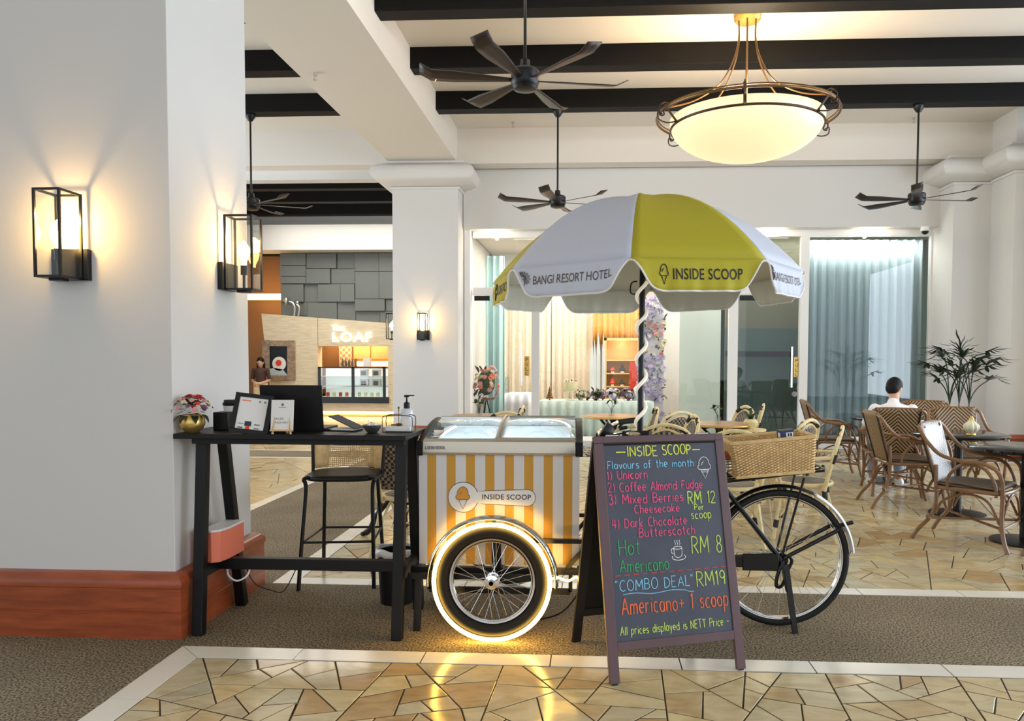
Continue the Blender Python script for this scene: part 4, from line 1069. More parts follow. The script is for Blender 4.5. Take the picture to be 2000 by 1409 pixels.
tb(MB().lathe([(0, -.003), (.085, -.003), (.085, .003), (0, .003)], (.42, 4.04, .33), 26, rot=M.Rotation(R(90), 3, 'X')).tube([(.42, 4.03, .33), (.50, 4.02, .20)], .009, 6).bb((.47, 3.94, .19), (.54, 4.02, .21)), 'crank', bl)
# saddle with springs, handlebar with bell lamp
mat('brown_leather', (150, 74, 34), .4)
def sad(u, v):
    x = .50+.28*u; w_ = .03+.10*max(0, u-.2)**.8; a = (v-.5)*pi; return V((x, 4.1+w_*sin(a), .905+.03*cos(a)-.015*sin(u*pi)))
tb(MB().grid(sad, 12, 10), 'saddle', 'brown_leather', solid=.008)
mb = MB()
for s in (-.05, .05):
    mb.tube([V((.735+.02*cos(k*.7), 4.1+s+.02*sin(k*.7), .82+.0017*k)) for k in range(46)], .004, 5)
tb(mb, 'saddle_spring', 'chrome')
tb(MB().lathe([(0, 0), (.03, 0), (.032, .012), (0, .02)], (.79, 4.02, .855), 14, rot=M.Rotation(R(90), 3, 'Y')), 'rear_reflector', 'petal_red')
mb = MB().tube(spline([V((.28, 3.86, 1.04)), V((.18, 3.92, 1.035)), V((.07, 4.1, 1.0)), V((.05, 4.3, 1.0)), V((.07, 4.5, 1.0)), V((.18, 4.68, 1.035)), V((.28, 4.72, 1.04))], 6), .011, 8)
tb(mb, 'handlebar', 'chrome')
tb(MB().cyl((.30, 3.85, 1.043), (.17, 3.93, 1.032), .017, seg=10).cyl((.30, 4.73, 1.043), (.17, 4.67, 1.032), .017, seg=10), 'grip', 'rubber')
tb(MB().lathe([(0, -.03), (.04, -.025), (.057, 0), (.06, .03), (.062, .032), (.0, .036)], (.085, 3.98, 1.025), 24, rot=M.Rotation(R(-60), 3, 'Y')), 'headlamp', 'black_paint')

# ================================================================== WICKER BASKET
t = thing('wicker_basket', (.945, 4.1, .822), 'rectangular pale wicker basket on the rear rack of the tricycle', 'basket', rot=(0, R(-5.5), R(1)))
bw, bd, bh = .205, .15, .192
def per(s, k):
    "perimeter point of the basket wall, s in 0..1, k height 0..1"
    g = 1+.09*k; w_, d_ = bw*g-.01, bd*g-.01; L = [2*w_, 2*d_, 2*w_, 2*d_]; T_ = sum(L); s = (s % 1)*T_; i = 0
    C = [V((-w_, -d_)), V((w_, -d_)), V((w_, d_)), V((-w_, d_))]
    while s > L[i] and i < 3: s -= L[i]; i += 1
    a, b = C[i], C[(i+1) % 4]; e = (b-a).normalized(); p = a+e*s; n = V((e.y, -e.x)); return V((p.x, p.y, 0)), V((n.x, n.y, 0))
NS = 44
mb = MB()
for j in range(24):
    k = (j+.5)/24; P = []
    for i in range(NS*2):
        p, n = per((i+.5)/(NS*2), k); ph = sin(pi*(i+.5)+0) if False else (1 if (i+ j) % 2 else -1)
        off = .0056*ph if True else 0
        P.append(p+n*off+V((0, 0, .012+k*(bh-.03))))
    mb.tube(P, .0038, 4, closed=True)
mb.build('woven_wall', 'wicker', t)
mb = MB()
for i in range(NS*2):
    if i % 2: continue
    p0, _ = per((i+1)/(NS*2), 0); p1, _ = per((i+1)/(NS*2), 1); mb.tube([p0+V((0, 0, .008)), p1+V((0, 0, bh-.012))], .0026, 4)
mb.build('stake', 'wicker_dark', t)
def band(z0, z1, k, r, name):
    mb = MB()
    for dz in (0,):
        P = [per(i/80, k)[0]+V((0, 0, (z0+z1)/2)) for i in range(80)]
        mb.tube(P, r, 6, closed=True)
    mb.build(name, 'wicker', t)
band(.0, .016, 0, .010, 'base_band'); band(bh-.014, bh, 1, .010, 'rim')
MB().bb((-bw+.01, -bd+.01, .0), (bw-.01, bd-.01, .008)).build('bottom', 'wicker_dark', t, smooth=False)
MB().bb((-bw*.8, -bd*.7, .008), (bw*.8, bd*.7, bh*.82)).build('lining', 'sand_wood', t, bevel=.02)
t = thing('small_box', (1.01, 4.02, 1.012), 'small dark blue box with white labels on the rim of the wicker basket', 'box', rot=(0, R(-5), R(10)))
MB().bb((-.036, -.025, 0), (.036, .03, .04)).build('box_body', mat('blue_card', (36, 48, 96), .5), t, bevel=.003)
MB().bb((-.008, -.026, .006), (.03, -.025, .03)).bb((-.037, -.016, .006), (-.036, .01, .03)).build('box_label', 'paper', t, smooth=False)
MB().bb((.0, -.0268, .01), (.008, -.026, .026)).bb((.013, -.0268, .01), (.023, -.026, .026)).build('printed_mark', 'blue_card', t, smooth=False)
MB().bb((-.038, -.027, .038), (.038, .032, .043)).build('box_lid', 'slate', t, smooth=False)

# ================================================================== UMBRELLA
UC = V((.285, 4.27, 0)); UR, UZ, UA = .845, 1.87, .43
um = thing('parasol', (.27, 4.25, .40), 'yellow and white parasol with printed valance on a black pole behind the freezer', 'parasol')
def ub(mb, name, m, parent=None, **k):
    o = mb.xf(M.Translation(-um.location)).build(name, m, parent or um, **k)
    if parent and parent != um: pass
    return o
TI = M.Translation(UC+V((0, 0, UZ))) @ M.Rotation(R(-1.1), 4, 'Y') @ M.Translation(-(UC+V((0, 0, UZ))))
def dome_z(q): return UA*(1-q**2.3)
def canopy_pt(a0, u, q):
    "panel from rib angle a0 to a0+45 deg; u across, q radius 0..1"
    A, B = R(a0), R(a0+45)
    p0 = V((sin(A), -cos(A), 0)); p1 = V((sin(B), -cos(B), 0)); p = (p0+(p1-p0)*u)*UR*q
    sag = -.02*sin(pi*u)*sin(pi*q)+.03*sin(pi*u)*q*(1-q)
    return TI @ (UC+p+V((0, 0, UZ+dome_z(q)+sag)))
def val_pt(a0, u, v, out=0):
    "valance: v 0 at the rim, 1 at the hem"
    top = canopy_pt(a0, u, 1); A = R(a0+22.5); n = V((sin(A), -cos(A), 0)); e = V((cos(A), sin(A), 0))
    s = min(u, 1-u); edge = 1-math.exp(-(max(0, s-.01)/.10)**2.0)
    dep = .15*(.06+.94*edge)
    wv = .006*sin(u*23+a0)*v+.004*sin(u*51+a0*2)*v
    return top+V((0, 0, -dep*v))+n*(.018*v*edge+wv+out)+e*0
for k in range(8):
    a0 = -7.5+45*k; yel = k % 2 == 0
    m_ = 'fabric_yellow' if yel else 'fabric_white'
    p = ub(MB().grid(lambda u, v: canopy_pt(a0, u, .02+.98*v), 14, 14), 'canopy_panel', m_, solid=.0015, lining='fabric_lining', outward=UC+V((0, 0, UZ-.3))-um.location); p['label'] = '%s canopy panel' % ('yellow' if yel else 'white')
    q = ub(MB().grid(lambda u, v: val_pt(a0, u, v), 40, 6), 'valance_flap', m_, solid=.0015, lining='fabric_lining', outward=UC+V((0, 0, UZ-.3))-um.location); q['label'] = '%s valance flap' % ('yellow' if yel else 'white')
    tr = MB().tube([val_pt(a0, i/60, 1) for i in range(61)], .0048, 5); ub(tr, 'piping', 'white_paint', q)
    mb = MB()
    if yel:
        text(mb, 'INSIDE SCOOP', lambda u, v: val_pt(a0, .30+.52*u, .66-.34*v, .003), bold=.01, spacing=1.05)
        for l in cone_icon(lambda x, y: val_pt(a0, .205+.062*x, .80-.60*y, .003), 0): mb.tube(l, .0022, 4)
        ub(mb, 'lettering', 'print_black', q, smooth=False)
    else:
        text(mb, 'BANGI RESORT HOTEL', lambda u, v: val_pt(a0, .20+.66*u, .60-.28*v, .003), bold=.004)
        c = (.125, .45)
        for i in range(12):
            a = 2*pi*i/12
            f = lambda r, aa: val_pt(a0, c[0]+r*.055*cos(aa), c[1]-r*.26*sin(aa), .003)
            mb.tube([f(.12, a), f(.5, a+.1), f(.95, a)], .0018, 4).tube([f(.5, a+.1), f(.85, a+.3)], .0014, 4)
        mb.tube([val_pt(a0, c[0], c[1]+z, .003) for z in (.0, .15, .36)], .0025, 4)
        ub(mb, 'lettering', 'print_brown', q, smooth=False)
PX, PY = .27, 4.25
ub(MB().cyl((PX, PY, .40), (PX+.015, PY+.02, 2.27), .0165, seg=14), 'pole', 'black_metal')
top = UC+V((0, 0, UZ+UA-.02))
for k in range(8):
    a0 = -7.5+45*k
    rb = ub(MB().tube([canopy_pt(a0, 0, q/12)-V((0, 0, .006)) for q in range(1, 13)], .003, 5), 'rib', 'steel')
    ub(MB().tube([canopy_pt(a0, 0, .5)-V((0, 0, .01)), UC+V((0, 0, UZ+.10))], .003, 5), 'strut', 'steel', rb)
ub(MB().lathe([(0, 0), (.03, 0), (.03, .05), (0, .05)], UC+V((0, 0, UZ+.08)), 16), 'runner', 'black_metal')
ub(MB().ball(TI @ (UC+V((0, 0, UZ+UA+.008))), (.03, .03, .016), 12, 8), 'finial', 'white_plastic')
mat('rope_white', (236, 232, 222), .4, emis=.25, ecol=(255, 240, 210))
P = [V((PX+.008+.027*cos(k*.33), PY+.01+.027*sin(k*.33), .98+.0048*k*1.9)) for k in range(95)]
tag(MB().tube(P, .0105, 8).build('rope_light', 'rope_white'), 'thick white rope light twisted around the parasol pole', 'rope light')
tag(MB().tube(spline([(PX-.02, PY-.02, 1.84), (PX-.05, PY-.02, 1.83), (PX-.055, PY-.02, 1.78), (PX-.03, PY-.02, 1.77)], 6), .004, 6).build('hook', 'black_metal'), 'small black hook on the parasol pole under the canopy', 'hook')
# floor cable
tag(MB().tube(spline([(-.93, 4.4, .01), (-.80, 4.15, .008), (-.72, 4.0, .008), (-.55, 4.0, .008), (-.35, 4.05, .01), (-.15, 4.15, .03), (-.02, 4.2, .20), (.02, 4.3, .32)], 8), .005, 6).build('power_cable', 'black_paint'), 'thin black power cable on the carpet behind the near front wheel', 'cable')

# ================================================================== CHALKBOARD
BZ = atan2(.32208, .94671)
bd_ = thing('chalkboard_sign', (.118, 3.285, 0), 'folding chalkboard menu with purple-brown wooden frame in front of the tricycle', 'chalkboard', rz=BZ)
LV = V((0, .25, 1.065)).normalized(); NV = V((1, 0, 0)).cross(LV)   # points to the camera side (-y)
if NV.y > 0: NV = -NV
def bp(u, v, n=0): return V((u, 0, 0))+LV*v+NV*n
def bslab(u0, u1, v0, v1, n0, n1):
    P = [bp(u, v, n) for u in (u0, u1) for v in (v0, v1) for n in (n0, n1)]
    return MB().add(P, [(0, 1, 3, 2), (4, 6, 7, 5), (0, 4, 5, 1), (2, 3, 7, 6), (0, 2, 6, 4), (1, 5, 7, 3)])
for u0, u1 in ((-.026, .020), (.588, .632)):
    bslab(u0, u1, .008, 1.09, -.02, .0).build('leg', 'purple_wood', bd_, bevel=.002)
    bslab(u0+.01, u1-.01, 0, .008, -.016, -.004).build('rubber_foot', 'rubber', bd_, smooth=False)
bslab(.020, .588, .140, .180, -.02, 0).build('rail', 'purple_wood', bd_, bevel=.002)
bslab(.020, .588, 1.055, 1.09, -.02, 0).build('rail', 'purple_wood', bd_, bevel=.002)
pn = bslab(.018, .590, .178, 1.057, -.016, -.006).build('writing_panel', 'board', bd_, smooth=False)
# rear leaf
LB = V((0, -.30, 1.05)).normalized()
def rslab(x0, x1, v0, v1, m, name, th=.018):
    o = V((-.03, .545, 0)); nn = V((1, 0, 0)).cross(LB)
    P = [o+V((u, 0, 0))+LB*v+nn*n for u in (x0, x1) for v in (v0, v1) for n in (-th/2, th/2)]
    MB().add(P, [(0, 1, 3, 2), (4, 6, 7, 5), (0, 4, 5, 1), (2, 3, 7, 6), (0, 2, 6, 4), (1, 5, 7, 3)]).build(name, m, bd_, smooth=False)
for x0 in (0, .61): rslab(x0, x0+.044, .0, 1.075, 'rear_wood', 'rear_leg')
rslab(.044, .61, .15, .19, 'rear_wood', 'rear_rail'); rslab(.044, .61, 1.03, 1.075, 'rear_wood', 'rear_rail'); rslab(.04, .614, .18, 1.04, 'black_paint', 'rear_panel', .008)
MB().cyl(bp(.04, 1.092, -.012), bp(.10, 1.092, -.012), .006, seg=8).cyl(bp(.50, 1.092, -.012), bp(.56, 1.092, -.012), .006, seg=8).build('hinge', 'steel', bd_)

# chalk handwriting: single-stroke letters
def A(cx, cy, rx, ry, a0, a1, n=10):
    return [(cx+rx*cos(R(a0+(a1-a0)*k/n)), cy+ry*sin(R(a0+(a1-a0)*k/n))) for k in range(n+1)]
XH = .62
GL = {
'A': (.62, [[(0, 0), (.31, 1), (.62, 0)], [(.1, .36), (.52, .36)]]), 'B': (.52, [[(0, 0), (0, 1)], [(0, 1)]+A(.2, .76, .26, .24, 90, -90)+[(0, .52)], [(0, .52)]+A(.22, .26, .3, .26, 90, -90)+[(0, 0)]]),
'C': (.58, [A(.33, .5, .33, .5, 50, 310, 16)]), 'D': (.56, [[(0, 0), (0, 1)]+A(.1, .5, .46, .5, 90, -90, 14)+[(0, 0)]]), 'E': (.46, [[(.44, 1), (0, 1), (0, 0), (.46, 0)], [(0, .52), (.38, .52)]]),
'F': (.46, [[(.46, 1), (0, 1), (0, 0)], [(0, .52), (.36, .52)]]), 'H': (.56, [[(0, 0), (0, 1)], [(.56, 0), (.56, 1)], [(0, .5), (.56, .5)]]), 'I': (.08, [[(.04, 0), (.04, 1)]]),
'L': (.44, [[(0, 1), (0, 0), (.44, 0)]]), 'M': (.74, [[(0, 0), (.06, 1), (.37, .3), (.68, 1), (.74, 0)]]), 'N': (.56, [[(0, 0), (0, 1), (.56, 0), (.56, 1)]]), 'O': (.64, [A(.32, .5, .32, .5, 90, 450, 20)]),
'P': (.5, [[(0, 0), (0, 1)]+A(.2, .74, .3, .26, 90, -90)+[(0, .48)]]), 'R': (.54, [[(0, 0), (0, 1)]+A(.2, .74, .3, .26, 90, -90)+[(0, .48), (.18, .48), (.54, 0)]]),
'S': (.5, [A(.26, .75, .23, .25, 40, 250, 10)+A(.25, .26, .25, .26, 70, -150, 10)]), 'T': (.56, [[(0, 1), (.56, 1)], [(.28, 1), (.28, 0)]]), 'U': (.56, [[(0, 1), (0, .3)]+A(.28, .28, .28, .28, 180, 360)+[(.56, 1)]]),
'a': (.46, [A(.22, XH/2, .22, XH/2, 60, 400, 14), [(.44, XH), (.44, .0)]]), 'b': (.44, [[(0, 1), (0, 0)], A(.2, XH/2, .22, XH/2, 150, -150, 12)]), 'c': (.4, [A(.23, XH/2, .22, XH/2, 50, 310, 12)]),
'd': (.46, [A(.21, XH/2, .21, XH/2, 30, 330, 12), [(.44, 1), (.44, 0)]]), 'e': (.44, [[(.02, .33), (.42, .33)]+A(.22, XH/2, .21, XH/2, 5, 310, 14)]), 'f': (.34, [A(.3, .82, .16, .18, 60, 180, 6)+[(.14, 0)], [(0, .58), (.3, .58)]]),
'g': (.46, [A(.21, XH/2, .21, XH/2, 30, 390, 12), [(.43, XH), (.43, -.1)]+A(.22, -.1, .21, .2, 0, -150, 8)]), 'h': (.42, [[(0, 1), (0, 0)], [(0, .38)]+A(.2, .38, .2, .22, 180, 0, 8)+[(.4, 0)]]), 'i': (.08, [[(.04, 0), (.04, XH)], [(.03, .82), (.05, .86)]]),
'k': (.4, [[(0, 1), (0, 0)], [(.36, .6), (0, .26), (.4, 0)]]), 'l': (.08, [[(.04, 0), (.04, 1)]]), 'm': (.66, [[(0, XH), (0, 0)], [(0, .4)]+A(.16, .4, .16, .2, 180, 0, 6)+[(.32, 0)], [(.32, .4)]+A(.48, .4, .16, .2, 180, 0, 6)+[(.64, 0)]]),
'n': (.42, [[(0, XH), (0, 0)], [(0, .4)]+A(.2, .4, .2, .22, 180, 0, 8)+[(.4, 0)]]), 'o': (.44, [A(.22, XH/2, .22, XH/2, 90, 450, 16)]), 'p': (.44, [[(0, XH), (0, -.35)], A(.2, XH/2, .22, XH/2, 150, -150, 12)]),
'r': (.32, [[(0, XH), (0, 0)], [(0, .38)]+A(.17, .40, .17, .2, 170, 50, 6)]), 's': (.36, [A(.19, .46, .16, .15, 40, 250, 8)+A(.18, .16, .17, .16, 70, -150, 8)]), 't': (.34, [[(.16, .9), (.16, .12)]+A(.26, .12, .1, .12, 180, 290, 5), [(0, .62), (.32, .62)]]),
'u': (.42, [[(0, XH), (0, .22)]+A(.2, .2, .2, .2, 180, 360, 8)+[(.4, XH), (.42, 0)]]), 'v': (.4, [[(0, XH), (.2, 0), (.4, XH)]]), 'x': (.38, [[(0, XH), (.38, 0)], [(.38, XH), (0, 0)]]), 'y': (.42, [[(0, XH), (.2, .05)], [(.42, XH), (.1, -.35)]]),
'1': (.16, [[(0, .78), (.12, 1), (.12, 0)]]), '2': (.48, [A(.23, .74, .22, .26, 160, -30, 8)+[(0, 0), (.48, 0)]]), '3': (.44, [A(.2, .76, .2, .24, 150, -80, 8)+A(.2, .27, .24, .27, 80, -150, 9)]), '4': (.48, [[(.12, 1), (0, .36), (.48, .36)], [(.36, .95), (.34, 0)]]),
'8': (.44, [A(.22, .76, .18, .24, 270, -90, 12), A(.22, .26, .22, .26, 90, 450, 14)]), '9': (.42, [A(.2, .72, .2, .27, 20, 380, 12), [(.4, .8), (.36, 0)]]),
')': (.2, [A(-.1, .45, .28, .6, 55, -55, 8)]), ':': (.1, [[(.04, .12), (.06, .16)], [(.04, .5), (.06, .54)]]), '.': (.1, [[(.04, .0), (.06, .04)]]), '-': (.34, [[(0, .42), (.34, .42)]]), '+': (.46, [[(0, .4), (.46, .4)], [(.23, .15), (.23, .65)]]),
'"': (.2, [[(.02, 1.05), (.0, .85)], [(.16, 1.05), (.14, .85)]]), ' ': (.34, []), '|': (.2, [])}
hg = random.Random(11)
def chalk(s, u0, u1, v, h, m, lw=.0023, rise=0, mbx=None):
    wd = [GL[c][0] for c in s]; gap = .2; tot = sum(wd)+gap*(len(s)-1); k = (u1-u0)/tot; x = 0; mb = mbx or MB()
    for c, wc in zip(s, wd):
        dy = hg.uniform(-.03, .03)*h; sh = hg.uniform(-.05, .08); hs = h*hg.uniform(.94, 1.06)
        for st in GL[c][1]:
            P = []
            for (a, b) in st: P.append(bp(u0+(x+a)*k+sh*b*h*.5, v+b*hs+dy+rise*(x/tot), .0001-.006+.0008))
            Q = [P[0]]
            for a_, b_ in zip(P, P[1:]): Q += [a_.lerp(b_, .08), a_.lerp(b_, .92), b_]
            P = Q
            mb.tube(P, lw*hg.uniform(.9, 1.1), 4)
        x += wc+gap
    if mbx is None:
        mb.build('chalk_lettering', m, pn, smooth=False)
    return mb
Y_, B_, P_, L__, G_, W_c, RD, OR = 'chalk_yellow', 'chalk_blue', 'chalk_pink', 'chalk_lime', 'chalk_green', 'chalk_white', 'chalk_red', 'chalk_orange'
mb = MB(); chalk('INSIDE', .137, .285, .994, .046, Y_, .0030, mbx=mb); chalk('SCOOP', .312, .456, .996, .046, Y_, .0030, mbx=mb); chalk('-', .080, .126, .996, .046, Y_, .0030, mbx=mb); chalk('-', .466, .505, .996, .046, Y_, .0030, mbx=mb); mb.build('chalk_lettering', Y_, pn, smooth=False)
chalk('Flavours of the month:', .034, .476, .938, .036, B_)
chalk('1) Unicorn', .029, .226, .890, .038, P_, .0027)
chalk('2) Coffee Almond Fudge', .029, .501, .834, .040, P_, .0026)
chalk('3) Mixed Berries', .029, .396, .778, .042, P_, .0027)
chalk('Cheesecake', .150, .372, .732, .036, P_, .0026)
chalk('RM 12', .420, .560, .763, .056, L__, .0028)
chalk('Per', .450, .497, .733, .026, L__); chalk('scoop', .430, .532, .694, .038, L__)
chalk('4) Dark Chocolate', .037, .404, .671, .040, P_, .0026)
chalk('Butterscotch', .163, .441, .625, .040, P_, .0026)
chalk('Hot', .061, .160, .550, .068, G_, .0026); chalk('Americano', .059, .295, .474, .056, G_, .0026)
chalk('RM 8', .418, .569, .535, .078, L__, .0027)
chalk('"COMBO DEAL"', .033, .410, .394, .046, B_, .0023)
chalk('RM19', .428, .571, .387, .064, L__, .0027)
chalk('Americano+ 1 scoop', .053, .575, .292, .070, OR, .0034)
chalk('.All prices displayed is NETT Price -', .031, .570, .206, .036, L__, .0019)
mb = MB()
for i in range(13):
    u = .033+i*.0436; mb.tube([bp(u, .462+.0004*i, -.005), bp(u+.026, .462+.0004*i, -.005)], .0024, 4)
mb.build('chalk_line', RD, pn, smooth=False)
MB().tube([bp(.065+.345*i/16, .378+.004*sin(i*.7)-(.006 if i > 14 else 0), -.005) for i in range(17)], .0018, 4).build('chalk_line', B_, pn, smooth=False)
mb = MB()
for l in cone_icon(lambda x, y: bp(.489+.064*x, .877+.103*y, -.005), 0): mb.tube(l, .0018, 4)
for i in range(4): mb.tube([bp(.505+.008*i, .905, -.005), bp(.515+.008*i, .92, -.005)], .0012, 4)
mb.build('chalk_drawing', W_c, pn, smooth=False)
mb = MB(); q = lambda x, y: bp(.309+.074*x, .507+.096*y, -.005)
mb.tube([q(x, y) for x, y in A(.55, .18, .45, .14, 150, 400, 18)], .0018, 4).tube([q(.25, .62)]+[q(x, y) for x, y in A(.52, .34, .26, .18, 190, 350, 10)]+[q(.8, .62)], .0018, 4)
mb.tube([q(x, y) for x, y in A(.52, .62, .28, .07, 0, 360, 14)], .0018, 4).tube([q(x, y) for x, y in A(.18, .48, .12, .12, 60, 280, 8)], .0018, 4)
for x in (.35, .5, .66): mb.tube([q(x, .76), q(x+.05, .83), q(x-.02, .9), q(x+.04, .98)], .0016, 4)
mb.build('chalk_drawing', W_c, pn, smooth=False)

# ================================================================== RATTAN ARMCHAIRS (brown), forward = +Y
def ties(mb, pts, r=.021):
    for p, d in pts:
        d = V(d).normalized(); p = V(p)
        for k in (-1, 0, 1): mb.tube([p+d*(k*.011-.005), p+d*(k*.011+.005)], r, 8)
    return mb
def make_armchair():
    t = thing('rattan_armchair', (0, 0, 0), '', 'chair'); m_ = 'rattan_brown'; r = .0155
    def seat(u, v): return V(((u-.5)*(.42+.05*v), -.21+.43*v, .455-.02*sin(pi*v)*sin(pi*u)))
    MB().grid(seat, 10, 10).build('seat', 'weave_seat', t, solid=.03)
    P = spline([(-.225, -.2, .43), (-.25, .1, .43), (-.235, .23, .43), (0, .26, .43), (.235, .23, .43), (.25, .1, .43), (.225, -.2, .43), (0, -.23, .43)], 5, closed=True)
    MB().tube(P, .016, 8, closed=True).build('seat_frame', m_, t)
    def back(u, v): return V(((u-.5)*(.38+.05*v), -.215-.13*v-.015*cos(pi*(u-.5)), .44+.47*v))
    bk_ = MB().grid(back, 10, 10).build('back_panel', 'weave_chevron', t, solid=.022)
    MB().tube(spline([back(0, 0), back(0, .5), back(0, .96), back(.06, 1.0), back(.5, 1.01), back(.94, 1.0), back(1, .96), back(1, .5), back(1, 0)], 5), .011, 6).build('back_rim', m_, t)
    for u_ in (0, 1): MB().tube([back(u_, v/6)+V((.0, -.014, 0)) for v in range(7)], .009, 6).build('dark_edging', 'binding_black', t)
    for s in (-1, 1):
        X = lambda x, y, z: (s*x, y, z)
        MB().tube(spline([X(.16, -.335, .885), X(.22, -.35, .895), X(.262, -.325, .86), X(.275, -.27, .78), X(.285, -.17, .69), X(.295, -.02, .655), X(.298, .12, .65), X(.29, .215, .61), X(.27, .25, .53), X(.255, .255, .42), X(.245, .25, .22), X(.25, .27, .08), X(.262, .30, 0)], 6), r, 8).build('arm_and_front_leg', m_, t)
        MB().tube(spline([X(.205, -.225, .60), X(.21, -.22, .44), X(.20, -.22, .32), X(.205, -.25, .2), X(.225, -.34, .08), X(.235, -.385, 0)], 6), r, 8).build('rear_leg', m_, t)
        MB().tube(spline([X(.24, -.13, .42), X(.255, -.12, .52), X(.265, -.04, .615), X(.268, .05, .63), X(.262, .14, .60), X(.25, .20, .50), X(.245, .21, .40)], 6), .012, 8).build('arm_arch', m_, t)
        MB().tube(spline([X(.212, -.22, .22), X(.22, -.16, .33), X(.23, 0, .40), X(.235, .15, .36), X(.24, .235, .2)], 6), .010, 6).build('side_brace', m_, t)
        for p_, d_ in [(X(.205, -.222, .41), (0, 0, 1)), (X(.25, .254, .41), (0, 0, 1)), (X(.212, -.27, .185), (0, -.3, 1)), (X(.245, .25, .17), (0, 0, 1))]:
            ties(MB(), [(p_, d_)], .0195).build('binding', m_, t)
    MB().tube([(-.21, -.265, .18), (.24, .25, .17)], .010, 6).tube([(.21, -.265, .18), (-.24, .25, .17)], .010, 6).tube([(-.24, .255, .17), (.24, .255, .17)], .009, 6).build('stretcher', m_, t)
    MB().tube(spline([(-.24, .25, .2), (-.15, .255, .34), (0, .26, .40), (.15, .255, .34), (.24, .25, .2)], 6), .010, 6).build('front_brace', m_, t)
    MB().tube(spline([(-.2, -.25, .2), (-.13, -.235, .33), (0, -.23, .39), (.13, -.235, .33), (.2, -.25, .2)], 6), .010, 6).build('rear_brace', m_, t)
    return t
ac = make_armchair()
AG = 'brown rattan armchairs of the cafe'
arm = [((3.00, 6.12), -132, 'nearest brown rattan armchair with sheen painted pale on its back, right of the rear wheel'),
       ((3.45, 5.45), 95, 'brown rattan armchair cut off by the right edge, its front legs beside the round base'),
       ((3.07, 7.62), -92, 'brown rattan armchair left of the man, turned sideways with its back to the left'),
       ((3.24, 8.42), -12, 'brown chevron armchair in which the man in the white shirt sits'),
       ((3.98, 9.25), 165, 'brown chevron armchair just behind the right shoulder of the man'),
       ((3.82, 7.98), 178, 'brown chevron armchair facing the camera behind the glass lantern'),
       ((2.95, 9.5), -96, 'farthest brown armchair, alone left of the man by the curtained window'),
       ((4.35, 6.95), 60, 'brown armchair at the right edge whose hooped back stands behind the near black table')]
for i, ((x, y), a, lb) in enumerate(arm):
    c = put(ac, i > 0, (x, y, 0), R(a), lb, group=AG)
    if i == 0:
        near_chair = c
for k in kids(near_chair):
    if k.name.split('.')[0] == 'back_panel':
        k.data = k.data.copy(); k.data.materials[0] = MT['weave_painted_sheen']; k['label'] = 'woven back with its sheen painted pale'

# ================================================================== CREAM BISTRO CHAIRS, forward = +Y
def make_bistro():
    t = thing('bistro_chair', (0, 0, 0), '', 'chair'); m_ = 'rattan_cream'; r = .016
    MB().lathe([(0, .455), (.19, .45), (.205, .44), (.2, .43), (0, .43)], (0, 0, 0), 26).build('seat', 'weave_dark', t)
    MB().tube(ring((0, 0, .435), .208, 36, 'xy'), .016, 8, closed=True).build('seat_ring', m_, t)
    def hoop(w_, z1, y1, s0=.0): return spline([(-w_*.9, -.16, .40), (-w_, -.20, .58), (-w_*1.0, -.24, .74), (-w_*.72, y1, z1-.045), (0, y1-.01, z1), (w_*.72, y1, z1-.045), (w_*1.0, -.24, .74), (w_, -.20, .58), (w_*.9, -.16, .40)], 7)
    MB().tube(hoop(.215, .885, -.27), r, 8).build('back_hoop', m_, t)
    MB().tube(hoop(.175, .845, -.262), .011, 6).build('inner_hoop', m_, t)
    def bk2(u, v):
        zz = .50+.335*v; hw = .165*(1 if v < .55 else sqrt(max(0, 1-((v-.55)/.47)**2))); return V(((u-.5)*2*hw, -.175-.09*v-.015*cos(pi*(u-.5)), zz))
    MB().grid(bk2, 10, 12).build('back_panel', 'weave_dark', t, solid=.012)
    for s in (-1, 1):
        X = lambda x, y, z: (s*x, y, z)
        MB().tube(spline([X(.215, -.22, .66), X(.25, -.10, .655), (s*.26, .06, .645), X(.245, .15, .60), X(.215, .18, .50), X(.19, .165, .43), X(.20, .18, .25), X(.225, .21, 0)], 6), r*.9, 8).build('arm_and_front_leg', m_, t)
        MB().tube(spline([X(.18, -.15, .45), X(.185, -.17, .3), X(.21, -.23, .1), X(.225, -.26, 0)], 6), r, 8).build('rear_leg', m_, t)
        MB().tube(spline([X(.19, -.18, .18), X(.17, 0, .37), X(.2, .17, .18)], 8), .010, 6).build('side_brace', m_, t)
        mb = MB()
        for p, q in (((.213, -.215, .62), (.216, -.235, .69)), ((.175, -.262, .818), (.11, -.268, .862)), ((.262, .02, .648), (.255, .11, .63)), ((.197, .172, .41), (.195, .17, .33)), ((.183, -.16, .40), (.185, -.168, .33)), ((.205, .19, .15), (.212, .2, .09))):
            MB().tube([X(*p), X(*q)], .0205, 8).build('black_binding', 'binding_black', t)
    MB().tube(spline([(-.2, .17, .18), (0, .18, .37), (.2, .17, .18)], 8), .010, 6).tube(ring((0, -.0, .2), .16, 24, 'xy'), .009, 6, closed=True).build('stretcher', m_, t)
    return t
bc = make_bistro()
BG = 'cream and black bistro chairs'
